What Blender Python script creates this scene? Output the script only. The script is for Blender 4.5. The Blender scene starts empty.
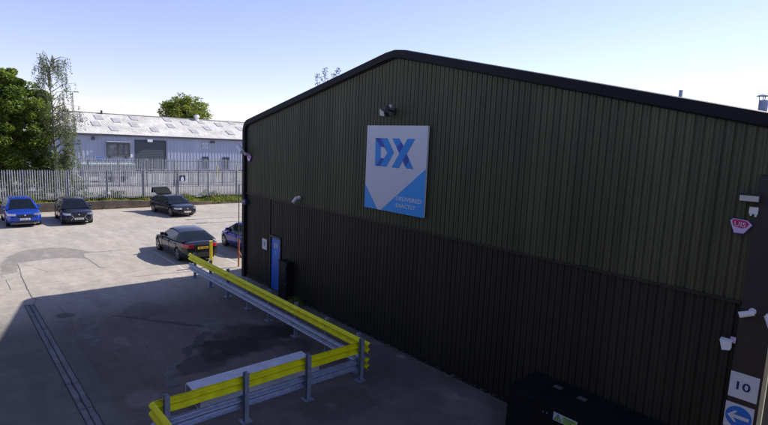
import bpy, bmesh, math, random
from mathutils import Vector, Matrix, noise
random.seed(7)
scn = bpy.context.scene
C = scn.collection

# ---------------------------------------------------------------- camera
FPX, PIT, ROL, YAW = 505.8, .1362, .0447, -.8389
CAM = Vector((20.352, -10.09, 6.1))
F0 = Vector((math.sin(YAW)*math.cos(PIT), math.cos(YAW)*math.cos(PIT), -math.sin(PIT)))
R0 = Vector((math.cos(YAW), -math.sin(YAW), 0)); U0 = R0.cross(F0)
RR = R0*math.cos(ROL)+U0*math.sin(ROL); UU = U0*math.cos(ROL)-R0*math.sin(ROL)
cam = bpy.data.objects.new('camera', bpy.data.cameras.new('camera')); C.objects.link(cam)
m3 = Matrix((RR, UU, -F0)).transposed()
cam.matrix_world = Matrix.Translation(CAM) @ m3.to_4x4()
cam.data.sensor_width = 36; cam.data.lens = FPX/768*36; cam.data.clip_end = 3000; cam.data.clip_start = .05
scn.camera = cam
def ray(x, y): return F0+RR*((x-384)/FPX)-UU*((y-212.5)/FPX)
def hit(x, y, ax, v):      # point where the sight line of a photo pixel meets the plane axis=v
    d = ray(x, y); return CAM+d*((v-CAM[ax])/d[ax])
def gnd(x, y, z=0): return hit(x, y, 2, z)

# ---------------------------------------------------------------- light
SUN = Vector((1.2, 7.75, 6.7)).normalized()
el = math.asin(SUN.z); az = math.atan2(SUN.x, SUN.y)
sl = bpy.data.lights.new('sun', 'SUN'); sl.energy = 5.0; sl.angle = math.radians(.53); sl.color = (1, .94, .82)
so = bpy.data.objects.new('sun', sl); C.objects.link(so); so.location = (0, 0, 60)
so.rotation_euler = SUN.to_track_quat('Z', 'Y').to_euler()
w = bpy.data.worlds.new('World'); scn.world = w; w.use_nodes = True
nt = w.node_tree; nt.nodes.clear()
sky = nt.nodes.new('ShaderNodeTexSky'); sky.sky_type = 'NISHITA'; sky.sun_disc = False
sky.sun_elevation = el; sky.sun_rotation = az; sky.air_density = 1.0; sky.dust_density = .05; sky.ozone_density = 2.2
sky.altitude = 60
bg = nt.nodes.new('ShaderNodeBackground'); bg.inputs[1].default_value = .112
wo = nt.nodes.new('ShaderNodeOutputWorld')
wb = nt.nodes.new('ShaderNodeMixRGB'); wb.blend_type = 'MULTIPLY'; wb.inputs[0].default_value = 1; wb.inputs[2].default_value = (1.07, .94, 1.14, 1)   # camera white balance
hs = nt.nodes.new('ShaderNodeHueSaturation'); hs.inputs['Saturation'].default_value = .86
nt.links.new(sky.outputs[0], hs.inputs['Color']); nt.links.new(hs.outputs[0], wb.inputs[1]); nt.links.new(wb.outputs[0], bg.inputs[0]); nt.links.new(bg.outputs[0], wo.inputs[0])
vs = scn.view_settings; vs.view_transform = 'Standard'; vs.look = 'None'; vs.exposure = .55; vs.gamma = 1
vs.use_curve_mapping = False

# ---------------------------------------------------------------- materials
def newmat(name):
    m = bpy.data.materials.new(name); m.use_nodes = True
    return m, m.node_tree, m.node_tree.nodes['Principled BSDF']
def mat(name, col, rough=.6, metal=0., var=.15, scale=6., bump=.0, bscale=60., spec=.5, coat=0., stretch=None, trans=0.):
    m, t, p = newmat(name); N = t.nodes; L = t.links
    tc = N.new('ShaderNodeTexCoord'); mp = N.new('ShaderNodeMapping')
    if stretch: mp.inputs['Scale'].default_value = stretch
    L.new(tc.outputs['Object'], mp.inputs[0])
    nz = N.new('ShaderNodeTexNoise'); nz.inputs['Scale'].default_value = scale; nz.inputs['Detail'].default_value = 6
    L.new(mp.outputs[0], nz.inputs['Vector'])
    cr = N.new('ShaderNodeValToRGB'); e = cr.color_ramp.elements
    e[0].position = .3; e[1].position = .7
    e[0].color = [c*(1-var) for c in col]+[1]; e[1].color = [min(1, c*(1+var)) for c in col]+[1]
    L.new(nz.outputs['Fac'], cr.inputs[0]); L.new(cr.outputs[0], p.inputs['Base Color'])
    p.inputs['Roughness'].default_value = rough; p.inputs['Metallic'].default_value = metal
    p.inputs['Specular IOR Level'].default_value = spec; p.inputs['Coat Weight'].default_value = coat
    if trans: p.inputs['Transmission Weight'].default_value = trans
    if bump:
        n2 = N.new('ShaderNodeTexNoise'); n2.inputs['Scale'].default_value = bscale; n2.inputs['Detail'].default_value = 4
        L.new(mp.outputs[0], n2.inputs['Vector'])
        b = N.new('ShaderNodeBump'); b.inputs['Strength'].default_value = bump; b.inputs['Distance'].default_value = .02
        L.new(n2.outputs['Fac'], b.inputs['Height']); L.new(b.outputs[0], p.inputs['Normal'])
    return m
def leafmat(name, a, b, scale=.7, transl=.35):
    m, t, p = newmat(name); N = t.nodes; L = t.links
    tc = N.new('ShaderNodeTexCoord')
    nz = N.new('ShaderNodeTexNoise'); nz.inputs['Scale'].default_value = scale; nz.inputs['Detail'].default_value = 5
    L.new(tc.outputs['Object'], nz.inputs['Vector'])
    cr = N.new('ShaderNodeValToRGB'); e = cr.color_ramp.elements
    e[0].position = .35; e[1].position = .65; e[0].color = a+(1,); e[1].color = b+(1,)
    L.new(nz.outputs['Fac'], cr.inputs[0]); L.new(cr.outputs[0], p.inputs['Base Color'])
    p.inputs['Roughness'].default_value = .55
    tr = N.new('ShaderNodeBsdfTranslucent'); L.new(cr.outputs[0], tr.inputs[0])
    mx = N.new('ShaderNodeMixShader'); mx.inputs[0].default_value = transl
    L.new(p.outputs[0], mx.inputs[1]); L.new(tr.outputs[0], mx.inputs[2])
    L.new(mx.outputs[0], N['Material Output'].inputs['Surface'])
    return m

def cladmat(name, col, rough, rust=0.):
    """weathered sheet metal: each sheet a slightly different tone, vertical run-off streaks, faint rust"""
    m, t, p = newmat(name); N = t.nodes; L = t.links
    tc = N.new('ShaderNodeTexCoord'); sx = N.new('ShaderNodeSeparateXYZ'); L.new(tc.outputs['Object'], sx.inputs[0])
    dv = N.new('ShaderNodeMath'); dv.operation = 'DIVIDE'; dv.inputs[1].default_value = 1.0745; L.new(sx.outputs['X'], dv.inputs[0])
    fl = N.new('ShaderNodeMath'); fl.operation = 'FLOOR'; L.new(dv.outputs[0], fl.inputs[0])
    wn = N.new('ShaderNodeTexWhiteNoise'); wn.noise_dimensions = '1D'; L.new(fl.outputs[0], wn.inputs['W'])
    mr = N.new('ShaderNodeMapRange'); mr.inputs['To Min'].default_value = .88; mr.inputs['To Max'].default_value = 1.12; L.new(wn.outputs['Value'], mr.inputs['Value'])
    def nz(scale, st, d=6):
        mp = N.new('ShaderNodeMapping'); mp.inputs['Scale'].default_value = st; L.new(tc.outputs['Object'], mp.inputs[0])
        n = N.new('ShaderNodeTexNoise'); n.inputs['Scale'].default_value = scale; n.inputs['Detail'].default_value = d; L.new(mp.outputs[0], n.inputs['Vector']); return n.outputs['Fac']
    def ramp(src, p0, p1, a, b):
        c = N.new('ShaderNodeValToRGB'); e = c.color_ramp.elements; e[0].position = p0; e[1].position = p1; e[0].color = a+(1,); e[1].color = b+(1,); L.new(src, c.inputs[0]); return c.outputs[0]
    def mul(a, b, f=1.):
        x = N.new('ShaderNodeMixRGB'); x.blend_type = 'MULTIPLY'; x.inputs[0].default_value = f; L.new(a, x.inputs[1]); L.new(b, x.inputs[2]); return x.outputs[0]
    base = ramp(nz(.5, (1, 1, .5)), .3, .7, tuple(c*.86 for c in col), tuple(c*1.12 for c in col))
    c = mul(base, ramp(nz(5, (1, 1, .05), 8), .32, .68, (.78, .80, .80), (1.16, 1.14, 1.1)))
    c = mul(c, ramp(nz(9, (1, 1, 1), 8), .3, .7, (.9, .9, .9), (1.08, 1.08, 1.08)))
    g = N.new('ShaderNodeCombineColor'); [L.new(mr.outputs[0], g.inputs[i]) for i in range(3)]; c = mul(c, g.outputs[0])
    if rust:
        x = N.new('ShaderNodeMixRGB'); x.inputs[2].default_value = (.075, .026, .022, 1); L.new(c, x.inputs[1])
        L.new(ramp(nz(3.2, (1, 1, .12), 5), .62, .78, (0, 0, 0), (rust, rust, rust)), x.inputs[0]); c = x.outputs[0]
    L.new(c, p.inputs['Base Color']); p.inputs['Roughness'].default_value = rough; p.inputs['Specular IOR Level'].default_value = .35
    b = N.new('ShaderNodeBump'); b.inputs['Strength'].default_value = .12; b.inputs['Distance'].default_value = .03; L.new(nz(3.5, (1, 1, .5), 3), b.inputs['Height']); L.new(b.outputs[0], p.inputs['Normal'])
    return m
M = {}
M['clad_up'] = cladmat('olive cladding', (.072, .074, .040), .55)
M['clad_low'] = cladmat('charcoal cladding', (.030, .028, .021), .6, .45)
M['trim'] = mat('dark navy trim', (.008, .009, .014), .6, var=.2, scale=2, spec=.2)
M['roof_dark'] = mat('dark roof sheet', (.05, .05, .055), .6, var=.2, scale=1)
M['brown'] = mat('brown panel', (.030, .023, .024), .5, var=.15, scale=1.5)
M['cream'] = mat('cream trim', (.55, .50, .30), .5, var=.1)
def wornpaint(name, col, scuff, amt):
    m = mat(name, col, .5, var=.14, scale=4, bump=.12, bscale=25, spec=.25); t = m.node_tree; N = t.nodes; L = t.links; p = N['Principled BSDF']
    src = p.inputs['Base Color'].links[0].from_socket; tc = N.new('ShaderNodeTexCoord')
    n = N.new('ShaderNodeTexNoise'); n.inputs['Scale'].default_value = 9; n.inputs['Detail'].default_value = 10; n.inputs['Roughness'].default_value = .75; L.new(tc.outputs['Object'], n.inputs['Vector'])
    c = N.new('ShaderNodeValToRGB'); c.color_ramp.elements[0].position = .60; c.color_ramp.elements[1].position = .66; c.color_ramp.elements[0].color = (0, 0, 0, 1); c.color_ramp.elements[1].color = (amt, amt, amt, 1); L.new(n.outputs['Fac'], c.inputs[0])
    x = N.new('ShaderNodeMixRGB'); L.new(c.outputs[0], x.inputs[0]); L.new(src, x.inputs[1]); x.inputs[2].default_value = scuff+(1,); L.new(x.outputs[0], p.inputs['Base Color']); return m
M['yellow'] = wornpaint('yellow rail paint', (.80, .79, .004), (.22, .19, .10), .6)
M['ypost'] = mat('yellow post paint', (.75, .60, .02), .5, var=.1, scale=5)
M['galv'] = mat('galvanised steel', (.30, .35, .48), .45, .35, var=.18, scale=9)
M['galvpost'] = mat('galvanised post', (.25, .29, .38), .5, .3, var=.18, scale=9)
M['block'] = mat('pale grey block', (.60, .63, .72), .75, var=.12, scale=3, bump=.1)
M['blockend'] = mat('block end', (.20, .18, .30), .8, var=.2, scale=8)
M['black'] = mat('black', (.012, .012, .014), .5, var=.2)
M['cabinet'] = mat('black cabinet', (.007, .008, .011), .5, var=.3, scale=2, spec=.3)
M['white'] = mat('white plastic', (.75, .75, .76), .45, var=.04)
M['signwhite'] = mat('sign white', (.62, .63, .70), .5, var=.03, scale=1)
M['dxblue'] = mat('sign mid blue', (.002, .25, .70), .5, var=.03)
M['dxlight'] = mat('sign light blue', (.02, .32, .80), .5, var=.03)
M['dxdark'] = mat('sign dark blue', (.004, .06, .42), .5, var=.25, scale=4)
M['arrow'] = mat('arrow blue', (.02, .16, .60), .5, var=.05)
M['ink'] = mat('ink', (.02, .02, .12), .5, var=.05)
M['door'] = mat('blue door', (.008, .14, .66), .4, var=.12, scale=2)
M['alarm'] = mat('magenta red', (.50, .012, .11), .45, var=.05)
M['alarmw'] = mat('alarm pale', (.62, .50, .72), .45, var=.05)
M['alarmd'] = mat('alarm violet edge', (.10, .02, .30), .5, var=.05)
M['lampglass'] = mat('lamp glass', (.55, .55, .50), .15, var=.05)
M['green'] = mat('label green', (.28, .50, .10), .5, var=.05)
M['labelw'] = mat('label pale', (.50, .58, .70), .5, var=.05)
M['orange'] = mat('orange paint', (.50, .14, .05), .6, var=.2, scale=12)
M['pole'] = mat('grey pole', (.10, .10, .10), .5, .3)
M['pale'] = mat('palisade steel', (.32, .33, .37), .5, .25, var=.2, scale=4)
M['palepost'] = mat('palisade post', (.09, .10, .17), .55, .2, var=.2, scale=4)
M['wallblue'] = mat('blue grey cladding', (.36, .39, .50), .5, var=.10, scale=.5, stretch=(1, 1, .2))
M['shutter'] = mat('roller shutter', (.065, .075, .095), .45, var=.1)
M['fascia'] = mat('dark fascia', (.05, .05, .075), .6)
M['frame'] = mat('grey frame', (.09, .09, .10), .6)
M['pane'] = mat('dusty pane', (.20, .21, .23), .3, var=.3, scale=2)
M['skylight'] = mat('dirty rooflight', (.36, .36, .375), .5, var=.25, scale=1.5)
M['bark'] = mat('bark', (.10, .08, .06), .9, var=.3, scale=6, bump=.4, bscale=20)
M['birchbark'] = mat('birch bark', (.17, .16, .13), .8, var=.5, scale=5)
M['tyre'] = mat('tyre', (.015, .015, .015), .85)
M['rim'] = mat('alloy', (.35, .35, .37), .3, .8)
M['glass'] = mat('car glass', (.006, .009, .014), .06, spec=.45, var=.2)
M['blk'] = mat('black trim', (.015, .015, .016), .6)
M['lens'] = mat('headlight lens', (.62, .65, .70), .08, spec=.9, coat=1)
M['red'] = mat('tail lens', (.42, .008, .02), .15, coat=1)
M['platew'] = mat('white plate', (.72, .72, .70), .4)
M['platey'] = mat('yellow plate', (.68, .45, .04), .4)
M['chrome'] = mat('chrome', (.75, .75, .77), .15, 1.)
M['paint_line'] = mat('worn white line', (.50, .49, .47), .7, var=.25, scale=9)
M['leaf_dark'] = leafmat('deep green leaves', (.09, .15, .02), (.24, .32, .05), .9, .6)
M['leaf_birch'] = leafmat('birch leaves', (.10, .14, .06), (.21, .25, .12), 1.2, .45)
M['leaf_mid'] = leafmat('mid green leaves', (.12, .17, .03), (.28, .32, .06), .8, .6)
M['weed'] = leafmat('weed leaves', (.13, .19, .03), (.36, .38, .08), 1.6, .5)
M['bramble'] = leafmat('bramble leaves', (.05, .09, .025), (.14, .18, .07), 2.0, .35)
M['far_twig'] = leafmat('far foliage', (.06, .07, .06), (.12, .13, .10), 1., .3)

def asbestos():
    m, t, p = newmat('fibre cement roof'); N = t.nodes; L = t.links
    tc = N.new('ShaderNodeTexCoord')
    n1 = N.new('ShaderNodeTexNoise'); n1.inputs['Scale'].default_value = .35; n1.inputs['Detail'].default_value = 8
    mp = N.new('ShaderNodeMapping'); mp.inputs['Scale'].default_value = (.5, 2.2, 1)
    n2 = N.new('ShaderNodeTexNoise'); n2.inputs['Scale'].default_value = 1.6; n2.inputs['Detail'].default_value = 8
    L.new(tc.outputs['Object'], n1.inputs['Vector']); L.new(tc.outputs['Object'], mp.inputs[0]); L.new(mp.outputs[0], n2.inputs['Vector'])
    ad = N.new('ShaderNodeMath'); ad.operation = 'ADD'; L.new(n1.outputs['Fac'], ad.inputs[0]); L.new(n2.outputs['Fac'], ad.inputs[1])
    cr = N.new('ShaderNodeValToRGB'); e = cr.color_ramp.elements; e[0].position = .75/2; e[1].position = 1.25/2
    hf = N.new('ShaderNodeMath'); hf.operation = 'MULTIPLY'; hf.inputs[1].default_value = .5; L.new(ad.outputs[0], hf.inputs[0])
    e[0].color = (.38, .37, .36, 1); e[1].color = (.60, .59, .575, 1)
    L.new(hf.outputs[0], cr.inputs[0]); L.new(cr.outputs[0], p.inputs['Base Color']); p.inputs['Roughness'].default_value = .85
    return m
M['asbestos'] = asbestos()

def brickmat():
    m, t, p = newmat('old brick kerb wall'); N = t.nodes; L = t.links
    tc = N.new('ShaderNodeTexCoord'); mp = N.new('ShaderNodeMapping'); mp.inputs['Rotation'].default_value = (math.pi/2, 0, math.pi/2)
    L.new(tc.outputs['Object'], mp.inputs[0])
    b = N.new('ShaderNodeTexBrick'); b.inputs['Scale'].default_value = 1; b.inputs['Brick Width'].default_value = .45; b.inputs['Row Height'].default_value = .15
    b.inputs['Mortar Size'].default_value = .012
    b.inputs['Color1'].default_value = (.16, .11, .08, 1); b.inputs['Color2'].default_value = (.10, .085, .075, 1); b.inputs['Mortar'].default_value = (.2, .18, .16, 1)
    L.new(mp.outputs[0], b.inputs['Vector'])
    n = N.new('ShaderNodeTexNoise'); n.inputs['Scale'].default_value = 1.5; n.inputs['Detail'].default_value = 8; L.new(tc.outputs['Object'], n.inputs['Vector'])
    mx = N.new('ShaderNodeMixRGB'); mx.blend_type = 'MULTIPLY'; mx.inputs[0].default_value = .8
    cr = N.new('ShaderNodeValToRGB'); cr.color_ramp.elements[0].position = .3; cr.color_ramp.elements[0].color = (.35, .33, .3, 1); cr.color_ramp.elements[1].position = .6
    L.new(n.outputs['Fac'], cr.inputs[0]); L.new(b.outputs[0], mx.inputs[1]); L.new(cr.outputs[0], mx.inputs[2]); L.new(mx.outputs[0], p.inputs['Base Color'])
    p.inputs['Roughness'].default_value = .9
    return m
M['brick'] = brickmat()

def groundmat():
    """worn concrete and tarmac: the vertex attribute 'wear' carries stains, patches and painted yard shade, noise adds grain"""
    m, t, p = newmat('worn yard surface'); N = t.nodes; L = t.links
    at = N.new('ShaderNodeAttribute'); at.attribute_name = 'wear_shade'
    tc = N.new('ShaderNodeTexCoord')
    def nz(s, d=8, r=.6):
        n = N.new('ShaderNodeTexNoise'); n.inputs['Scale'].default_value = s; n.inputs['Detail'].default_value = d
        n.inputs['Roughness'].default_value = r; L.new(tc.outputs['Object'], n.inputs['Vector']); return n
    def ramp(src, p0, p1, c0, c1):
        c = N.new('ShaderNodeValToRGB'); c.color_ramp.elements[0].position = p0; c.color_ramp.elements[1].position = p1
        c.color_ramp.elements[0].color = (c0, c0, c0, 1) if not isinstance(c0, tuple) else c0
        c.color_ramp.elements[1].color = (c1, c1, c1, 1) if not isinstance(c1, tuple) else c1
        L.new(src, c.inputs[0]); return c
    def mul(a, b, f=1.):
        x = N.new('ShaderNodeMixRGB'); x.blend_type = 'MULTIPLY'; x.inputs[0].default_value = f
        L.new(a, x.inputs[1]); L.new(b, x.inputs[2]); return x.outputs[0]
    big = ramp(nz(.22).outputs['Fac'], .3, .7, (.80, .80, .82, 1), (1.05, 1.03, 1.0, 1))
    med = ramp(nz(2.4, 12, .75).outputs['Fac'], .32, .68, .76, 1.14)
    fine = ramp(nz(30, 4, .8).outputs['Fac'], .3, .7, .72, 1.25)
    mp = N.new('ShaderNodeMapping'); mp.inputs['Scale'].default_value = (.35, 1.6, 1); mp.inputs['Rotation'].default_value = (0, 0, .35)
    L.new(tc.outputs['Object'], mp.inputs[0])
    st = N.new('ShaderNodeTexNoise'); st.inputs['Scale'].default_value = 1.1; st.inputs['Detail'].default_value = 8; L.new(mp.outputs[0], st.inputs['Vector'])
    sr = ramp(st.outputs['Fac'], .35, .65, .9, 1.06)
    # pale specks
    vo = N.new('ShaderNodeTexVoronoi'); vo.inputs['Scale'].default_value = 1.7; L.new(tc.outputs['Object'], vo.inputs['Vector'])
    spk = ramp(vo.outputs['Distance'], .015, .045, 1.5, 1.)
    c = mul(at.outputs['Color'], big.outputs[0]); c = mul(c, med.outputs[0]); c = mul(c, fine.outputs[0]); c = mul(c, sr.outputs[0]); c = mul(c, spk.outputs[0])
    L.new(c, p.inputs['Base Color']); p.inputs['Roughness'].default_value = .82; p.inputs['Specular IOR Level'].default_value = .3
    b = N.new('ShaderNodeBump'); b.inputs['Strength'].default_value = .25; b.inputs['Distance'].default_value = .01
    L.new(nz(30, 5).outputs['Fac'], b.inputs['Height']); L.new(b.outputs[0], p.inputs['Normal'])
    return m
M['ground'] = groundmat()

# ---------------------------------------------------------------- helpers
class MB:
    def __init__(s): s.v = []; s.f = []
    def add(s, vs_, fs):
        o = len(s.v); s.v += [tuple(v) for v in vs_]; s.f += [tuple(i+o for i in f) for f in fs]
    def box(s, a, b):
        x0, y0, z0 = [min(p, q) for p, q in zip(a, b)]; x1, y1, z1 = [max(p, q) for p, q in zip(a, b)]
        s.add([(x0,y0,z0),(x1,y0,z0),(x1,y1,z0),(x0,y1,z0),(x0,y0,z1),(x1,y0,z1),(x1,y1,z1),(x0,y1,z1)],
              [(0,3,2,1),(4,5,6,7),(0,1,5,4),(1,2,6,5),(2,3,7,6),(3,0,4,7)]); return s
    def tube(s, a, b, r0, r1=None, n=10, caps=True):
        a = Vector(a); b = Vector(b); r1 = r0 if r1 is None else r1
        d = (b-a).normalized(); u = d.orthogonal().normalized(); v = d.cross(u)
        vs_ = []
        for p, r in ((a, r0), (b, r1)):
            for k in range(n):
                t = 2*math.pi*k/n; vs_.append(p+(u*math.cos(t)+v*math.sin(t))*r)
        fs = [(k, (k+1) % n, n+(k+1) % n, n+k) for k in range(n)]
        if caps: fs += [tuple(reversed(range(n))), tuple(range(n, 2*n))]
        s.add(vs_, fs); return s
    def path(s, pts, rs, n=7):
        for i in range(len(pts)-1): s.tube(pts[i], pts[i+1], rs[i], rs[i+1], n)
        return s
    def prism(s, poly, vec):       # poly: 3-D loop, extruded by vec
        n = len(poly); poly = [Vector(p) for p in poly]; vec = Vector(vec)
        s.add(poly+[p+vec for p in poly], [tuple(range(n)), tuple(reversed(range(n, 2*n)))]+[(i, i+n, (i+1) % n+n, (i+1) % n) for i in range(n)]); return s
    def sweep(s, prof, path_frames, closed=True):   # prof list of (u,v); frames list of (origin,U,V)
        n = len(prof); o = len(s.v)
        for (P, U, V) in path_frames:
            for (a, b) in prof: s.v.append(tuple(P+U*a+V*b))
        for i in range(len(path_frames)-1):
            for k in range(n if closed else n-1):
                k2 = (k+1) % n
                s.f.append((o+i*n+k, o+i*n+k2, o+(i+1)*n+k2, o+(i+1)*n+k))
        if closed:
            s.f.append(tuple(o+k for k in reversed(range(n)))); e = o+(len(path_frames)-1)*n; s.f.append(tuple(e+k for k in range(n)))
        return s
    def ball(s, c, r, seg=12, rings=8, sc=(1,1,1)):
        vs_ = []; c = Vector(c)
        for i in range(rings+1):
            th = math.pi*i/rings
            for k in range(seg):
                ph = 2*math.pi*k/seg
                vs_.append(c+Vector((r*sc[0]*math.sin(th)*math.cos(ph), r*sc[1]*math.sin(th)*math.sin(ph), r*sc[2]*math.cos(th))))
        fs = [(i*seg+k, (i+1)*seg+k, (i+1)*seg+(k+1) % seg, i*seg+(k+1) % seg) for i in range(rings) for k in range(seg)]
        s.add(vs_, fs); return s
    def build(s, name, m, parent=None, smooth=None, bevel=0, loc=None):
        me = bpy.data.meshes.new(name); 
        vv = s.v
        if loc: vv = [(a-loc[0], b-loc[1], c-loc[2]) for a, b, c in vv]
        me.from_pydata(vv, [], s.f)
        bm = bmesh.new(); bm.from_mesh(me)
        if smooth is not None: bmesh.ops.remove_doubles(bm, verts=bm.verts, dist=1e-5)
        if smooth != 'leaf': bmesh.ops.recalc_face_normals(bm, faces=bm.faces)
        if bevel: bmesh.ops.bevel(bm, geom=[e for e in bm.edges if len(e.link_faces) == 2 and e.calc_face_angle(0) > .6], offset=bevel, segments=2, affect='EDGES', profile=.6)
        if smooth and smooth != 'leaf':
            for f in bm.faces: f.smooth = True
            for e in bm.edges:
                if len(e.link_faces) != 2 or e.calc_face_angle(0) > math.radians(smooth): e.smooth = False
        bm.to_mesh(me); bm.free()
        me.materials.append(m if not isinstance(m, str) else M[m])
        o = bpy.data.objects.new(name, me); C.objects.link(o)
        if loc: o.location = loc
        if parent: o.parent = parent
        return o
def thing(name, label, cat, loc=(0, 0, 0), rz=0, group=None):
    o = bpy.data.objects.new(name, None); C.objects.link(o); o.empty_display_size = .2
    o.location = loc; o.rotation_euler = (0, 0, rz); tag(o, label, cat, group); return o
def tag(o, label=None, cat=None, group=None, kind=None):
    if label: o['label'] = label
    if cat: o['category'] = cat
    if group: o['group'] = group
    if kind: o['kind'] = kind
    return o
def text(name, s, height, width, origin, U, V, m, parent, n_off=.004, spacing=1.0, bold=.0):
    """letters as a thin mesh: origin is the lower-left corner, U along the line, V up"""
    cu = bpy.data.curves.new('letters', 'FONT'); cu.body = s; cu.size = 1; cu.extrude = .004; cu.offset = bold; cu.space_character = spacing
    cu.resolution_u = 3
    ob = bpy.data.objects.new('letters', cu); C.objects.link(ob)
    dg = bpy.context.evaluated_depsgraph_get(); me = bpy.data.meshes.new_from_object(ob.evaluated_get(dg))
    bpy.data.objects.remove(ob)
    xs = [v.co.x for v in me.vertices]; ys = [v.co.y for v in me.vertices]
    x0, x1, y0, y1 = min(xs), max(xs), min(ys), max(ys)
    U = Vector(U).normalized(); V = Vector(V).normalized(); Nn = U.cross(V)
    for v in me.vertices:
        a = (v.co.x-x0)/(x1-x0)*width; b = (v.co.y-y0)/(y1-y0)*height
        v.co = Vector(origin)+U*a+V*b+Nn*(n_off+v.co.z*.3)
    me.materials.clear(); me.materials.append(M[m])
    o = bpy.data.objects.new(name, me); C.objects.link(o)
    if parent: o.parent = parent
    return o

# ================================================================ GROUND
def seg_d(px, py, a, b):
    ax, ay = a; bx, by = b; dx, dy = bx-ax, by-ay; L2 = dx*dx+dy*dy
    t = max(0, min(1, ((px-ax)*dx+(py-ay)*dy)/L2)); return math.hypot(px-ax-t*dx, py-ay-t*dy)
def inpoly(x, y, P):
    c = False; n = len(P); j = n-1
    for i in range(n):
        if (P[i][1] > y) != (P[j][1] > y) and x < (P[j][0]-P[i][0])*(y-P[i][1])/(P[j][1]-P[i][1])+P[i][0]: c = not c
        j = i
    return c
def G(x, y): p = gnd(x, y); return (p.x, p.y)
patch1 = [G(*p) for p in ((0,277),(1,265),(7,257),(18,252),(35,249),(50,247.3),(62,247.6),(78,249.5),(95,252),(84,254),(86,259),(75,257.5),(60,258),(45,259.5),(30,261),(18,263),(19,272),(3,275),(2,279))]
cracks = []
darks = []
stains = [(G(250,338), 1.3, .42), (G(225,350), .95, .42), (G(275,330), .8, .55), (G(205,362), .7, .5), (G(64,316), .25, .5), (G(150,310), .9, .75), (G(300,345), .6, .6), (G(60,360), 1.4, .85), (G(120,380), 1.2, .85), (G(330,400), .9, .8), (G(170, 240), 1.6, .93)]
lights_ = [(G(402,357), .18, 1.9), (G(465,410), .7, 1.35), (G(440,390), .5, 1.3), (G(145,398), .5, 1.5), (G(205,330), .35, 1.35), (G(46,255.5), .35, 1.35), (G(470,395), .5, 1.25), (G(330,405), .15, 1.5), (G(375,343), .2, 1.6), (G(120,340), .5, 1.3), (G(150,370), .5, 1.25)]
def wear_shade(x, y):
    n1 = noise.noise(Vector((x*.8, y*.8, 1))); n2 = noise.noise(Vector((x*2.3, y*2.3, 5)))
    c = [.40, .368, .335]
    k = 1.
    # yard shade painted into the colour: darker and bluer beyond the shadow edge
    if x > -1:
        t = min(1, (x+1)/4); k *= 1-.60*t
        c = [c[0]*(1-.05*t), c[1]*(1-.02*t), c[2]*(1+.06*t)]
    if x > 2 and y > -7.3+n1*.1: k *= .92; c = [c[0]*1.10, c[1]*.98, c[2]*.93]
    wx, wy = x+n1*.12, y+n2*.08
    if inpoly(wx, wy, patch1): k *= .66; c = [c[0]*.98, c[1]*1., c[2]*1.03]
    for pts, wd in cracks:
        for i in range(len(pts)-1):
            d = seg_d(wx, wy, pts[i], pts[i+1])
            if d < wd*1.4: k *= .55+.45*max(0, d-wd*.5)/(wd*.9)
    for pts, wd, kk in darks:
        for i in range(len(pts)-1):
            d = seg_d(x+n1*.12, y+n2*.12, pts[i], pts[i+1])
            if d < wd: k = min(k, kk*.7+.12*(d/wd))
    for (sx, sy), r, kk in stains:
        d = math.hypot(x-sx, (y-sy))/r+n1*.5+n2*.35
        if d < 1: k *= 1-(1-kk)*min(1, (1-d)*6.)
    for (sx, sy), r, kk in lights_:
        d = math.hypot(x-sx, (y-sy)*1.3)/r+n1*.6+n2*.5
        if d < 1: k *= 1+(kk-1)*min(1, (1-d)*2)
    # darker dirt in the bays
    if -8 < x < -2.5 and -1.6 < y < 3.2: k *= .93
    return (c[0]*k, c[1]*k, c[2]*k, 1)
def axis(lo, hi, st, coarse):
    a = [v for v in coarse if v < lo]; n = int(round((hi-lo)/st)); a += [lo+i*st for i in range(n+1)]; a += [v for v in coarse if v > hi]; return a
co = [-900, -400, -200, -120, -80, -60, -45, -36, -32, -29, -26.5, -25, -24.6, 30, 40, 60, 100, 200, 500]
cx_ = axis(-24.4, 20, .085, co)
cy_ = axis(-9.9, 12.5, .07, [-500, -200, -100, -60, -40, -30, -20, -14, -11, 16, 22, 30, 45, 80, 150, 400, 900])
def gz_(x, y):
    if x >= -23.6: return 0.
    h = .62 if y < -2 else max(.32, .62-(y+2)*.022)
    t = min(1, (-23.6-x)/.8); return h*t
vs_ = [(x, y, gz_(x, y)) for y in cy_ for x in cx_]
nx = len(cx_); fs = [(j*nx+i, j*nx+i+1, (j+1)*nx+i+1, (j+1)*nx+i) for j in range(len(cy_)-1) for i in range(nx-1)]
me = bpy.data.meshes.new('ground'); me.from_pydata(vs_, [], fs)
at = me.color_attributes.new('wear_shade', 'FLOAT_COLOR', 'POINT')
buf = []
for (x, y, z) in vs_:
    if x > -23.5: buf += wear_shade(x, y)
    elif x > -25.2: buf += (.14, .12, .08, 1)
    elif x > -30: buf += (.22, .22, .20, 1)
    else: buf += (.30, .30, .30, 1)
at.data.foreach_set('color', buf)
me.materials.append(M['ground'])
go = bpy.data.objects.new('ground', me); C.objects.link(go); tag(go, kind='structure')

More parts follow.
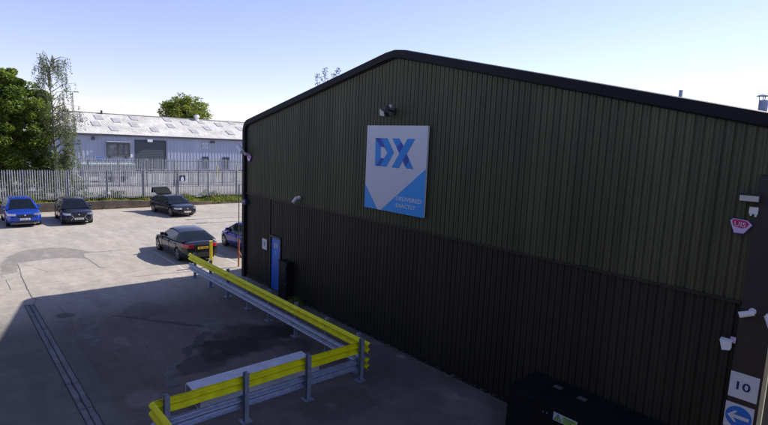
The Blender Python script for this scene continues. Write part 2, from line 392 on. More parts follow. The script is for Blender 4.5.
# crisp repairs, joints and the drainage channel: thin sheets laid on the slab
M['tar'] = mat('dark tar repair', (.045, .042, .045), .8, var=.35, scale=5)
M['tar2'] = mat('faded tar repair', (.11, .105, .11), .8, var=.3, scale=4)
M['slot'] = mat('drain slot', (.035, .035, .038), .9, var=.3, scale=3)
M['drainc'] = mat('drain surround', (.155, .155, .17), .85, var=.25, scale=3, bump=.3, bscale=40)
def ribbon(name, pts, widths, m, z=.004, rag=.35, step=.09, seed=1):
    rg = random.Random(seed); P_ = []; ribbon.n = getattr(ribbon, 'n', 0)+1; z += ribbon.n*.00025
    for i in range(len(pts)-1):
        a, c = Vector(pts[i]).to_2d(), Vector(pts[i+1]).to_2d(); n = max(1, int((c-a).length/step))
        for k in range(n+(i == len(pts)-2)): f = k/n; P_.append((a.lerp(c, f), widths[i]+(widths[i+1]-widths[i])*f))
    L_, R_ = [], []
    for i, (p, w_) in enumerate(P_):
        d = (P_[min(i+1, len(P_)-1)][0]-P_[max(i-1, 0)][0]).normalized(); n_ = Vector((-d.y, d.x)); o = n_*noise.noise(Vector((p.x*3, p.y*3, seed)))*w_*rag*2.
        L_.append(p+o+n_*w_*(.5+rg.uniform(-rag, rag)*.5)); R_.append(p+o-n_*w_*(.5+rg.uniform(-rag, rag)*.5))
    b = MB(); vv = [(q.x, q.y, z) for q in L_]+[(q.x, q.y, z) for q in R_]; n = len(L_)
    b.add(vv, [(i, i+n, i+n+1, i+1) for i in range(n-1)])
    return tag(b.build(name, m), kind='structure')
ribbon('tarmac_strip', [G(113, 315.5), G(150, 320), G(197, 326), G(204, 327)], [.05, .16, .15, .05], 'tar', rag=.25, seed=2)
ribbon('tarmac_strip', [G(206, 332), G(188, 351), G(186, 357)], [.30, .26, .10], 'tar', rag=.3, seed=3)
ribbon('tarmac_strip', [G(187, 358), G(173, 366), G(167, 376), G(175, 386)], [.10, .2, .22, .3], 'tar2', rag=.5, seed=4)
q = G(212, 323.5); b = MB(); b.add([(q[0]+(.62+.16*noise.noise(Vector((k*.9, 3, 1))))*math.cos(k*math.pi/14), q[1]+(.36+.14*noise.noise(Vector((k*.7, 9, 1))))*math.sin(k*math.pi/14), .0042) for k in range(28)], [tuple(range(28))])
tag(b.build('tarmac_patch', 'tar2'), kind='structure')
ribbon('tarmac_strip', [G(82, 318), G(92, 334), G(100, 345)], [.1, .45, .2], 'tar2', rag=.6, seed=6)
for i, (pp_, wd) in enumerate(((((95,252.3),(110,251),(127,249.5)), .07), (((82,255),(92,262),(100,267.5),(118,268)), .04), (((18,264),(22,278),(31,296),(36,300),(33,305)), .05), (((6,280),(11,290)), .05), (((20,263),(48,272),(90,268),(120,266)), .02),
        (((57,304),(70,318),(80,345),(108,385)), .02), (((120,300),(150,352),(160,372)), .018), (((0,345),(28,338),(60,334)), .015), (((400,360),(372,385),(352,425)), .02), (((240,262),(200,268),(150,268),(60,290)), .02), (((130,246),(200,236),(240,232)), .02), (((20,236),(90,233),(150,226)), .018))):
    ribbon('crack', [G(*q) for q in pp_], [wd*.3]+[wd*.6]*(len(pp_)-2)+[wd*.25], 'tar2', z=.006, rag=.6, seed=20+i)
dl, dr = G(82, 416), G(98.6, 416); yl, yr = dl[1], dr[1]; yc = (yl+yr)/2
b = MB(); b.add([(-.35, min(yl, yr), .004), (17, min(yl, yr), .004), (17, max(yl, yr), .004), (-.35, max(yl, yr), .004)], [(0, 1, 2, 3)])
dc = tag(b.build('drain_channel', 'drainc'), kind='structure')
for (yy, wd, sd) in ((yl, .018, 1), (yr, .018, 2)): ribbon('channel_joint', [(-.35, yy), (17, yy)], [wd, wd], 'slot', z=.008, rag=.3, seed=40+sd)
rg = random.Random(3)
x = -.3
while x < 17:
    L1 = rg.uniform(.7, 2.6); ribbon('drain_slot', [(x, yc), (x+L1, yc)], [rg.uniform(.022, .04), rg.uniform(.022, .04)], 'slot', z=.007, rag=.28, seed=int(x*7), step=.12); x += L1+rg.uniform(.01, .06)
for k in range(12):
    x = -.35+k*1.45+rg.uniform(-.1, .1); ribbon('channel_joint', [(x, yl), (x, yr)], [.014, .014], 'slot', z=.0085, rag=.4, seed=60+k)

# painted bay lines
for i, (pa, pb) in enumerate(((( -6.5, -1.75), (-1.95, -1.8)), ((-6.6, .75), (-2.2, .7)), ((-6.6, 3.2), (-2.2, 3.15)))):
    b = MB(); n = 26
    for k in range(n):
        t0, t1 = k/n, (k+1)/n
        if random.random() < .12: continue
        xa, xb = pa[0]+(pb[0]-pa[0])*t0, pa[0]+(pb[0]-pa[0])*t1; ya = pa[1]+(pb[1]-pa[1])*t0; wdt = .045+random.uniform(-.006, .006)
        b.add([(xa, ya-wdt, .004), (xb, ya-wdt, .004), (xb, ya+wdt, .004), (xa, ya+wdt, .004)], [(0, 1, 2, 3)])
    tag(b.build('bay_line', 'paint_line'), kind='structure')

# kerb wall holding back the bank
b = MB()
ys = [-40+i*2 for i in range(17)]+[-6+i*.6 for i in range(29)]+[12+i*3 for i in range(10)]
def kh(y): return (.66 if y < 1 else max(.16, .66-(y-1)*.06))+.03*noise.noise(Vector((y*1.3, 0, 0)))
for y0, y1 in zip(ys[:-1], ys[1:]):
    b.add([(-23.35, y0, 0), (-23.35, y1, 0), (-23.38, y1, kh(y1)), (-23.38, y0, kh(y0)), (-23.65, y0, 0), (-23.65, y1, 0), (-23.65, y1, kh(y1)), (-23.65, y0, kh(y0))],
          [(0, 1, 2, 3), (3, 2, 6, 7), (7, 6, 5, 4)])
tag(b.build('retaining_wall', 'brick'), 'low weathered brick retaining wall below the palisade fence', 'wall')

# ================================================================ LEAVES
def leaves(b, c, rad, n, size, shell=.55, flat=.0, rng=random, droop=0):
    c = Vector(c)
    for _ in range(n):
        while True:
            d = Vector((rng.uniform(-1, 1), rng.uniform(-1, 1), rng.uniform(-1, 1)))
            if .05 < d.length < 1: break
        d = d.normalized()*(shell+(1-shell)*rng.random()) if rng.random() < .75 else d
        p = c+Vector((d.x*rad[0], d.y*rad[1], d.z*rad[2]))
        s = size*rng.uniform(.55, 1.3)
        u = Vector((rng.gauss(0, 1), rng.gauss(0, 1), rng.gauss(0, .6)-droop)).normalized(); v = u.cross(Vector((rng.gauss(0, 1), rng.gauss(0, 1), rng.gauss(0, 1)))).normalized()
        b.add([p-u*s, p+v*s*.45-u*s*.1, p+u*s, p-v*s*.5], [(0, 1, 2, 3)])
def crown(b, centre, R, n_clump, n_leaf, size, rng, squash=1., lo=-.9):
    cl = []
    centre = Vector(centre)
    for _ in range(n_clump):
        while True:
            d = Vector((rng.uniform(-1, 1), rng.uniform(-1, 1), rng.uniform(lo, 1)))
            if .35 < d.length < 1: break
        c = centre+Vector((d.x*R[0], d.y*R[1], d.z*R[2]*squash)); r = rng.uniform(.16, .34)*min(R)
        leaves(b, c, (r*1.15, r*1.15, r*.8), n_leaf, size, rng=rng); cl.append(c)
    return cl
def tree(name, label, base, H, R, cz, n_clump, n_leaf, size, lm, bark='bark', seed=1, trunk_r=.2, group=None, extra=()):
    rng = random.Random(seed); t = thing(name, label, 'tree', base, group=group)
    b = MB(); cl = crown(b, (0, 0, cz), R, n_clump, n_leaf, size, rng)
    for (c, r, n) in extra: 
        leaves(b, c, r, n, size, rng=rng, shell=.2); cl.append(Vector(c))
    tr = MB(); pts = [Vector((0, 0, 0))]; 
    for k in range(1, 6): pts.append(Vector((rng.uniform(-.15, .15)*k, rng.uniform(-.15, .15)*k, cz*1.15*k/5)))
    tr.path(pts, [trunk_r*(1-.15*k) for k in range(6)], 9)
    for c in rng.sample(cl, min(len(cl), 26)):
        k = rng.randint(2, 5); a = pts[k]; mid = (a+c)/2+Vector((0, 0, -.2)); tr.path([a, mid, c], [trunk_r*.4, trunk_r*.22, .02], 6)
    tr.build('trunk', bark, t)
    b.build('crown', lm, t, smooth='leaf')
    return t
tree('leafy_tree', 'dense dark green tree behind the palisade fence at the far left', (-29, -5.5, .6), 11, (2.4, 3.3, 4.1), 5.9, 150, 330, .13, 'leaf_dark', seed=3,
     extra=(((0, 2.6, 2.2), (1.2, 1.2, 1.8), 2600), ((0, -.5, 2.2), (1.5, 3., 1.8), 5000)))
tree('leafy_tree', 'rounded bright green tree rising above the pale warehouse roof', (-95, 32.8, .7), 14, (4.4, 5.0, 3.9), 9.9, 170, 90, .24, 'leaf_mid', seed=12, trunk_r=.35)

# weeping birch
rng = random.Random(21); t = thing('birch_tree', 'slender birch with drooping strands beside the dark green tree', 'tree', (-27.6, -2.75, .6))
tr = MB(); lf = MB(); tw = MB()
trunk = [Vector((0, 0, 0)), Vector((.05, .1, 2.5)), Vector((-.05, .05, 5)), Vector((.1, 0, 7.5)), Vector((0, -.1, 9.4)), Vector((.05, .1, 11))]
tr.path(trunk, [.12, .10, .07, .045, .025, .01], 8)
for k in range(100):
    f = rng.uniform(.10, .97)**.85; i = min(4, int(f*5)); a = trunk[i].lerp(trunk[i+1], f*5-i)
    ang = rng.uniform(0, 2*math.pi); reach = 1.75*rng.uniform(.35, 1.15)*(1.0 if a.z < 9 else .75)
    if k >= 70: f = rng.uniform(.06, .5); i = min(4, int(f*5)); a = trunk[i].lerp(trunk[i+1], f*5-i); ang = math.pi/2+rng.uniform(-1, 1); reach = rng.uniform(.8, 2.1)*(1.15-f*.6)
    if k < 3: ang = math.pi/2+rng.uniform(-.3, .3); reach = 2.3-.25*k; a = trunk[2].lerp(trunk[3], .45+.2*k)
    if a.y+math.sin(ang)*reach < -1.6: reach *= .6
    tip = a+Vector((math.cos(ang)*reach, math.sin(ang)*reach, rng.uniform(.2, 1.1)))
    mid = a.lerp(tip, .5)+Vector((0, 0, .25)); tr.path([a, mid, tip], [.035, .02, .008], 5)
    for j in range(rng.randint(5, 9)):
        s = a.lerp(tip, rng.uniform(.5, 1.05)); Ld = rng.uniform(.3, 1.7)*(1 if a.z > 3 else .6)
        dx, dy = rng.uniform(-.15, .15), rng.uniform(-.15, .15)+.1*math.sin(ang)
        e = s+Vector((dx, dy, -Ld)); tw.tube(s, e, .006, .004, 4, False)
        for q in range(int(Ld*(34 if a.z < 5 else 19))):
            p = s.lerp(e, rng.random()); leaves(lf, p, (.12, .12, .10), 1, .062, rng=rng, droop=.8)
tr.build('trunk', 'birchbark', t); tw.build('twig', 'bark', t); lf.build('crown', 'leaf_birch', t, smooth='leaf')

# slender tree tops showing over the near roof
def slender(base, label, specs, seed):
    rng = random.Random(seed); t = thing('slender_tree', label, 'tree', base)
    tr = MB(); lf = MB()
    for (x, y, h) in specs:
        tr.path([Vector((0, 0, 0)), Vector((x*.5, y*.5, h*.5)), Vector((x, y, h))], [.25, .14, .03], 6)
        for k in range(26):
            z = h*rng.uniform(.72, 1.0); c = Vector((x, y, z)); leaves(lf, c+Vector((rng.uniform(-.5, .5), rng.uniform(-.5, .5), 0))*(1.3-z/h)*3, (.28, .28, .6), 12, .17, rng=rng)
    tr.build('trunk', 'bark', t); lf.build('crown', 'far_twig', t, smooth='leaf')
tp = [hit(317, 75, 1, 50), hit(325, 67.5, 1, 50), hit(337, 67, 1, 50), hit(334, 72, 1, 50)]
bs = Vector((-65.5, 50, .6))
slender(bs, 'thin bare-topped tree whose tips poke above the dark gable roof', [(p.x-bs.x, p.y-bs.y, p.z-bs.z) for p in tp], 5)

# weeds on the bank, brambles behind the fence
rng = random.Random(2); b = MB()
for _ in range(9000):
    y = rng.uniform(-9, 15); d = noise.noise(Vector((y*.7, 3, 0)))
    x = rng.uniform(-25.1, -23.55) if rng.random() < .7 else rng.uniform(-24.2, -23.4)
    z = gz_(x, y); h = rng.uniform(.14, .62)*(1.+d*1.4)
    if h < .05: continue
    p = Vector((x, y, z)); 
    for q in range(3):
        a = rng.uniform(0, 6.28); u = Vector((math.cos(a), math.sin(a), 0)); s = h*rng.uniform(.5, 1)
        pp = p+u*rng.uniform(0, .1)+Vector((0, 0, s*.5)); n_ = Vector((rng.gauss(0, 1), rng.gauss(0, 1), rng.gauss(0, .5))).normalized()
        v = n_.cross(u).normalized(); ss = .06
        b.add([pp-u*ss, pp+v*ss, pp+u*ss, pp-v*ss], [(0, 1, 2, 3)])
        b.add([p, p+u*.02, p+Vector((rng.uniform(-.08, .08), rng.uniform(-.08, .08), s))], [(0, 1, 2)])
tag(b.build('weeds', 'weed', smooth='leaf'), 'yellow green weeds covering the bank at the foot of the palisade fence', 'weeds', kind='stuff')
def shrub(name, label, base, R, n, lm, size=.07, seed=1):
    rng = random.Random(seed); t = thing(name, label, 'shrub', base)
    b = MB(); st = MB()
    for k in range(n):
        a = rng.uniform(0, 6.28); r = math.sqrt(rng.random()); c = Vector((R[0]*r*math.cos(a), R[1]*r*math.sin(a), rng.uniform(.15, 1)*R[2]*(1.1-.5*r)))
        st.path([Vector((c.x*.2, c.y*.2, 0)), c*.6+Vector((0, 0, .1)), c], [.02, .012, .005], 4)
        leaves(b, c, (.28*min(R[0], 1.3), .28*min(R[1], 1.3), .25*min(1.2, R[2])), 42, size, rng=rng, shell=.2)
    st.build('stem', 'bark', t); b.build('foliage', lm, t, smooth='leaf')
shrub('bramble_bush', 'sprawling bramble bush pressed behind the fence beneath the dark tree', (-25.6, -5.3, .6), (.8, 1.7, 1.7), 34, 'bramble', seed=1)
shrub('bramble_bush', 'low bramble bush behind the fence below the birch', (-25.5, -2.2, .6), (.7, 1.5, 1.5), 30, 'bramble', seed=4)
shrub('bramble_bush', 'small straggly bush behind the fence right of the birch', (-25.4, .9, .55), (.5, 1.1, .95), 17, 'bramble', seed=6)
shrub('bramble_bush', 'small green bush at the fence foot near the building corner', (-24.9, 9.1, .4), (.45, 1.1, .8), 18, 'weed', seed=9)
shrub('leafy_bush', 'tall pale green bush between the birch and the blue-grey warehouse', (-31.5, -2.6, .6), (1.2, 2.2, 3.4), 90, 'leaf_birch', size=.1, seed=12)

# ================================================================ PALISADE FENCES
def palisade(X, y0, y1, ztop, zbot, label, post0, rail=True, step=.150, wd=.070):
    t = thing('palisade_fence', label, 'fence', (X, (y0+y1)/2, zbot((y0+y1)/2)), group='palisade fences'); oy = (y0+y1)/2; oz = zbot(oy)
    b = MB(); y = y0; rg = random.Random(int(abs(X)))
    while y < y1:
        h = wd/2; lean = rg.gauss(0, .012); zt, zb = ztop(y)+rg.uniform(-.02, .02), zbot(y)+.05
        # W-section pale with a split pointed top
        b.add([(0, y-h-oy, zb-oz), (.022, y-oy, zb-oz), (0, y+h-oy, zb-oz), (0, y-h+lean-oy, zt-.10-oz), (.022, y+lean-oy, zt-.10-oz), (0, y+h+lean-oy, zt-.10-oz), (.03, y-h*.5+lean-oy, zt-oz), (.03, y+h*.5+lean-oy, zt-oz)],
              [(0, 1, 4, 3), (1, 2, 5, 4), (3, 4, 6), (4, 5, 7)])
        y += step
    b.build('pales', 'pale', t)
    for fr in (.05, .45, .90):
        r = MB(); n = 12
        for k in range(n):
            a, c = y0+(y1-y0)*k/n, y0+(y1-y0)*(k+1)/n; za = zbot(a)+(ztop(a)-zbot(a))*fr; zc = zbot(c)+(ztop(c)-zbot(c))*fr
            r.add([(-.008, a-oy, za-oz-.025), (-.008, c-oy, zc-oz-.025), (-.008, c-oy, zc-oz+.025), (-.008, a-oy, za-oz+.025), (-.05, a-oy, za-oz+.025), (-.05, c-oy, zc-oz+.025)], [(0, 1, 2, 3), (3, 2, 5, 4)])
        r.build('rail', 'palepost', t)
    y = post0
    while y > y0+2.75: y -= 2.75
    while y < y1:
        p = MB(); zt = ztop(y)-.06; p.box((-.19, y-.075-oy, zbot(y)-.3-oz), (-.055, y+.075-oy, zt-oz)); p.build('post', 'palepost' if X > -30 else 'pale', t); y += 2.75
    return t
palisade(-24.3, -12, 18, lambda y: 3.04-.004*y, lambda y: .72-.012*y, 'nearer galvanised palisade fence on the weedy bank behind the parked cars', -5.24)
palisade(-36, -10, 24, lambda y: 3.42, lambda y: .6, 'farther palisade fence standing just in front of the blue-grey warehouse', -4.2, step=.165)

# blue notice on the near fence
p = hit(182.3, 178.5, 0, -24.22); t = thing('fence_notice', 'small blue notice with a white figure fixed to the palisade fence', 'sign', (p.x, p.y, p.z))
MB().box((0, -.27, -.27), (.012, .27, .27)).build('board', 'ink', t)
MB().prism([(.014, -.12, -.2), (.014, .12, -.2), (.014, .12, 0), (.014, .06, .16), (.014, -.06, .16), (.014, -.12, 0)], (.004, 0, 0)).build('figure', 'white', t)
MB().box((.013, -.24, -.25), (.019, .24, -.215)).build('border', 'white', t)
p = hit(109, 193, 0, -24.22); tag(MB().box((p.x, p.y-.1, p.z-.07), (p.x+.08, p.y+.1, p.z+.07)).build('junction_box', 'white'), 'tiny pale box strapped low on a palisade fence post', 'box')

# ================================================================ FAR WAREHOUSE
WX, Ze, Zr, RX = -60., 5.62, 8.72, -68.
t = thing('warehouse', 'long blue-grey warehouse with pale corrugated roof behind both fences', 'building', (WX, 20, .7)); ox, oy, oz = WX, 20, .7
def P(x, y, z): return (x-ox, y-oy, z-oz)
Y0, Y1 = -8, 62
b = MB(); n = int((Y1-Y0)/.6)
prof = []
y = Y0
while y < Y1: prof += [(y, 0), (y+.22, 0), (y+.25, -.03), (y+.47, -.03), (y+.5, 0)]; y += .5
vv = []
for (yy, d) in prof: vv += [P(WX+d, yy, .5), P(WX+d, yy, Ze)]
b.add(vv, [(2*i, 2*i+2, 2*i+3, 2*i+1) for i in range(len(prof)-1)])
b.add([P(WX, Y0, .5), P(-76, Y0, .5), P(-76, Y0, Ze), P(RX, Y0, Zr-.1), P(WX, Y0, Ze)], [(0, 1, 2, 3, 4)])
b.add([P(WX, Y1, .5), P(-76, Y1, .5), P(-76, Y1, Ze), P(RX, Y1, Zr-.1), P(WX, Y1, Ze)], [(0, 1, 2, 3, 4)])
b.add([P(-76, Y0, .5), P(-76, Y1, .5), P(-76, Y1, Ze), P(-76, Y0, Ze)], [(0, 1, 2, 3)])
b.build('wall', 'wallblue', t)
b = MB(); vv = []; y = Y0-.2; k = 0; prof = []
while y < Y1+.2: prof.append((y, .035 if k % 2 else 0)); y += .12; k += 1
for (yy, d) in prof: vv += [P(WX+.35, yy, Ze+.02+d), P(RX, yy, Zr+d), P(-76.3, yy, Ze+.02+d)]
b.add(vv, [(3*i+j, 3*i+3+j, 3*i+4+j, 3*i+1+j) for i in range(len(prof)-1) for j in (0, 1)])
rf = b.build('roof', 'asbestos', t)
b = MB(); b.box(P(RX-.25, Y0-.2, Zr+.0), P(RX+.25, Y1+.2, Zr+.09)); b.build('ridge_cap', 'asbestos', rf)
MB().box(P(WX+.12, Y0-.2, Ze-.22), P(WX+.38, Y1, Ze+.0)).build('gutter', 'fascia', t)
sl_ = (Zr-Ze-.02)/(WX+.35-RX)
def roofpt(px, py):
    d = ray(px, py)   # plane: z = Ze+.02 + sl_*(WX+.35-x)
    nx_, nz_, c = sl_, 1, Ze+.02+sl_*(WX+.35)
    s = (c-(nx_*CAM.x+CAM.z))/(nx_*d.x+d.z); return CAM+d*s
for (px, py) in ((78.8,119.4),(98.6,117.6),(116,120.6),(133.7,118.4),(95.8,124),(134,125),(72.7,127.7),(114,129),(167,119.8),(184.8,123.5),(200.5,122),(218.7,125),(231,123),(170.7,126),(207.4,128.6),(194,131.4),(154.7,130),(230,133.0),(240,129),(61.5,115.8)):
    q = roofpt(px, py); w_, l_ = .52, .85
    b = MB(); vv = []
    for (dy, dx) in ((-w_, -l_), (w_, -l_), (w_, l_), (-w_, l_)):
        x = q.x+dx; vv.append(P(x, q.y+dy, Ze+.02+sl_*(WX+.35-x)+.06))
    b.prism(vv, (0, 0, .03)); b.build('rooflight', 'skylight', rf)
q = roofpt(192, 116); b = MB(); x = q.x
b.tube(P(RX+.5, q.y, Zr-.3), P(RX+.5, q.y, Zr+.35), .28, .28, 12); b.tube(P(RX+.5, q.y, Zr+.35), P(RX+.5, q.y, Zr+.8), .5, .28, 14); b.build('roof_vent', 'white', rf)
q = roofpt(103, 116); MB().tube(P(RX+.3, q.y, Zr-.1), P(RX+.3, q.y, Zr+.45), .15, .15, 8).build('roof_vent', 'fascia', rf)
def fr(px0, py0, px1, py1):
    a = hit(px0, py0, 0, WX); c = hit(px1, py1, 0, WX); return a.y, c.y, max(a.z, c.z), min(a.z, c.z)
ya, yb, zt, zb = fr(135.5, 140.5, 165.5, 158.2)
f = MB().box(P(WX+.005, ya-.12, .7), P(WX+.09, ya, zt+.12)).box(P(WX+.005, yb, .7), P(WX+.09, yb+.12, zt+.12)).box(P(WX+.005, ya, zt), P(WX+.09, yb, zt+.12)).build('door_frame', 'fascia', t)
b = MB(); k = 0; z = .7; vv = []
while z < zt: vv += [P(WX+.03+(.03 if k % 2 else 0), ya, z), P(WX+.03+(.03 if k % 2 else 0), yb, z)]; z += .08; k += 1
b.add(vv, [(2*i, 2*i+1, 2*i+3, 2*i+2) for i in range(len(vv)//2-1)]); b.build('shutter_door', 'shutter', t)
q = hit(150, 140.6, 0, WX+.3); MB().box(P(WX, q.y-.35, q.z-.2), P(WX+.4, q.y+.35, q.z+.2)).build('lamp', 'white', t)
q = hit(93.5, 138.2, 0, WX+.3); MB().box(P(WX, q.y-.2, q.z-.25), P(WX+.3, q.y+.2, q.z+.2)).build('lamp', 'fascia', t)
q = hit(213, 142, 0, WX+.3); MB().box(P(WX, q.y-.3, q.z-.2), P(WX+.3, q.y+.3, q.z+.15)).build('lamp', 'fascia', t)
for (a_, c_) in (((202.3, 156.5), (208.7, 166)), ((222.5, 157), (229, 167))):
    ya, yb, zt, zb = fr(a_[0], a_[1], c_[0], c_[1])
    d_ = MB().box(P(WX+.02, ya+.09, .7), P(WX+.06, yb-.09, zt-.09)).build('door', 'shutter', t)
    MB().box(P(WX+.004, ya, .7), P(WX+.1, ya+.09, zt)).box(P(WX+.004, yb-.09, .7), P(WX+.1, yb, zt)).box(P(WX+.004, ya+.09, zt-.09), P(WX+.1, yb-.09, zt)).build('frame', mat('navy door frame', (.03, .07, .20), .5), d_)
    MB().box(P(WX+.065, (ya+yb)/2-.2, zt-.75), P(WX+.075, (ya+yb)/2+.2, zt-.4)).build('glazing', 'pane', d_)
# window bank with shutter housing
ya, yb, zt, zb = fr(106.5, 141.7, 130, 156.2)
wf = MB(); wf.box(P(WX+.01, ya, zb), P(WX+.3, ya+.14, zt)).box(P(WX+.01, yb-.14, zb), P(WX+.3, yb, zt)).box(P(WX+.01, ya+.14, zt-.3), P(WX+.3, yb-.14, zt)).box(P(WX+.01, ya+.14, zb), P(WX+.3, yb-.14, zb+.22))
ym = ya+(yb-ya)*.5; wf.box(P(WX+.02, ym-.1, zb+.22), P(WX+.28, ym+.1, zt-.3)); ym2 = ya+(yb-ya)*.74; wf.box(P(WX+.02, ym2-.06, zb+.22), P(WX+.27, ym2+.06, zt-.3))
wn = wf.build('window', 'frame', t)
MB().box(P(WX+.03, ya+.14, zb+.22), P(WX+.1, yb-.14, zt-.3)).build('pane', 'pane', wn)
MB().box(P(WX+.01, ya-.05, zt+.01), P(WX+.42, yb+.05, zt+.12)).build('hood', 'signwhite', wn)
MB().box(P(WX+.01, ya+.25, zb-.35), P(WX+.4, ya+.45, zb-.01)).build('bracket', 'frame', wn)
MB().box(P(WX+.01, yb-.65, zb-.35), P(WX+.4, yb-.45, zb-.01)).build('bracket', 'frame', wn)
# its signs
q = hit(205.2, 145.6, 0, WX+.1); s_ = .42
sg = MB().box((0, -s_, -s_), (.03, s_, s_)).build('wall_sign', 'signwhite', loc=None); sg.location = (WX+.04, q.y, q.z)
tag(sg, 'square white sign with a ringed grey symbol high on the warehouse wall', 'sign')
b = MB()
for k in range(20):
    a0, a1 = k*math.pi/10, (k+1)*math.pi/10
    b.prism([(.034, .27*math.cos(a0), .27*math.sin(a0)), (.034, .27*math.cos(a1), .27*math.sin(a1)), (.034, .33*math.cos(a1), .33*math.sin(a1)), (.034, .33*math.cos(a0), .33*math.sin(a0))], (.004, 0, 0))
for z in (.10, -.1): b.box((.034, -.18, z-.025), (.038, .18, z+.025))
b.build('symbol', 'frame', sg)
q = hit(100.2, 158.6, 0, WX+.1); sg = MB().box((0, -.62, -.3), (.03, .62, .3)).build('wall_sign', 'labelw'); sg.location = (WX+.04, q.y, q.z)
tag(sg, 'small blue and white nameplate low on the warehouse wall beside the windows', 'sign'); MB().box((.033, -.52, -.2), (.04, .52, .2)).build('panel', 'arrow', sg)
for i in range(4): MB().box((.042, -.38+i*.22, -.1), (.046, -.26+i*.22, .1)).build('mark', 'labelw', sg)
q = hit(131, 155.8, 0, WX+.1); tag(MB().box((WX+.04, q.y-.15, q.z-.22), (WX+.3, q.y+.15, q.z+.22)).build('meter_box', 'white', bevel=.03), 'tiny white meter box right of the warehouse windows', 'box')
# bollards, container and street lamp in the far yard
lb = ['yellow bollard behind the fence nearest the roller shutter', 'yellow bollard in front of the right-hand blue warehouse door', 'yellow bollard closest to the dark building corner']
for i, (px, py) in enumerate(((177.3, 165.3), (217, 166), (237, 166.4))):
    q = hit(px, py, 0, -44); o = MB().tube((0, 0, 0), (0, 0, q.z-.7), 10e-2, .1, 12).ball((0, 0, q.z-.7), .1, 12, 6).build('bollard', mat('faded yellow', (.42, .34, .10), .6), smooth=50)
    o.location = (-44, q.y, .7); tag(o, lb[i], 'bollard', 'yellow bollards in the warehouse yard')
a = hit(80, 163.2, 0, -42); c = hit(133, 165, 0, -42)
t = thing('flatbed_trailer', 'low pale green flatbed trailer seen between the fences below the windows', 'trailer', (-42, (a.y+c.y)/2, .6)); hw = (c.y-a.y)/2; zz = a.z-.6
MB().box((-1.1, -hw, zz-.16), (1.1, hw, zz)).build('deck', mat('pale green deck', (.34, .42, .38), .6), t)
MB().box((-1.08, -hw+.02, .55), (1.08, hw-.02, zz-.165)).build('side_skirt', mat('dull skirt', (.24, .26, .28), .7), t)
for s in (-1, 1):
    for q in (-1.2, -.1): MB().tube((s*.8-.12, q+hw*.55, .42), (s*.8+.12, q+hw*.55, .42), .42, .42, 16).build('wheel', 'tyre', t)
MB().box((-.08, -hw+.5, 0), (.08, -hw+.65, zz-.16)).build('leg', 'frame', t)
q = hit(72.5, 92.2, 0, -80); t = thing('street_lamp', 'thin grey street lamp beside the drooping birch above the warehouse roof', 'street lamp', (-80, q.y, .6), group='lamp columns')
MB().tube((0, 0, 0), (0, 0, q.z-.6), .09, .06, 8).tube((0, 0, q.z-.6), (.0, -.9, q.z-.5), .05, .05, 6).build('post', 'pole', t); MB().box((-.12, -1.3, q.z-.56), (.12, -.45, q.z-.42)).build('lamp_head', 'pole', t)
MB().box((-.12, .1, q.z-.56), (.12, .9, q.z-.42)).build('lamp_head', 'pole', t)

# ================================================================ NEAR BUILDING
B = thing('industrial_unit', 'large dark green corrugated metal unit with shallow gable roof', 'building')
SLP, RIDX, HE, WR = .201, 9.374, 6.85, 18.748
ZRAIL = 3.72
def roofz(x): return HE+SLP*(x if x < RIDX else WR-x)
def cladding(x0, x1, zf0, zf1, pitch, groove, depth, name, m, yoff=0.):
    b = MB(); pr_ = []; x = x0
    while x < x1-pitch*.5:
        pr_ += [(x, yoff+depth), (x+groove*.5, yoff+depth), (x+groove*.75, yoff), (x+pitch*.5+groove*.2, yoff), (x+pitch*.5+groove*.25, yoff+.006), (x+pitch*.5+groove*.45, yoff+.006), (x+pitch*.5+groove*.5, yoff), (x+pitch-groove*.25, yoff), (x+pitch, yoff+depth)]; x += pitch
    vv = []
    for (xx, yy) in pr_: vv += [(xx, yy, zf0(xx)), (xx, yy, zf1(xx))]
    b.add(vv, [(2*i, 2*i+2, 2*i+3, 2*i+1) for i in range(len(pr_)-1)])
    o = b.build(name, m, B, smooth=5); return o
def zedge(x):      # underside of barge incl. the rounded corners
    z = roofz(x)-.22
    r = .45
    for xe in (0, WR):
        d = abs(x-xe)
        if d < r: z -= r-math.sqrt(max(0, r*r-(r-d)**2))
    return z
u = cladding(.02, 18.25, lambda x: ZRAIL, zedge, .1535, .045, .024, 'upper_cladding', 'clad_up'); u['label'] = 'olive green ribbed upper cladding'
u2 = cladding(18.25, 18.70, lambda x: 5.86, zedge, .1535, .045, .024, 'upper_cladding', 'clad_up')
l = cladding(.02, 2.30, lambda x: .0, lambda x: ZRAIL-.05, .158, .045, .024, 'lower_cladding', 'clad_low', .012); l['label'] = 'charcoal ribbed lower cladding'
l2 = cladding(3.17, 18.25, lambda x: .0, lambda x: ZRAIL-.05, .158, .045, .024, 'lower_cladding', 'clad_low', .012)
l3 = cladding(2.30, 3.17, lambda x: 2.24, lambda x: ZRAIL-.05, .158, .045, .024, 'lower_cladding', 'clad_low', .012)
MB().box((.0, -.030, ZRAIL-.045), (18.25, .03, ZRAIL+.012)).build('flashing_rail', 'clad_low', B)
MB().box((18.262, -.03, 0), (18.70, .05, 5.85)).build('corner_panel', 'brown', B)
MB().box((18.705, -.035, 0), (18.76, .05, 6.25)).build('corner_trim', 'cream', B)
MB().box((.0, -.02, .0), (2.28, .06, .12)).box((3.19, -.02, 0), (18.25, .06, .12)).build('plinth', 'black', B)
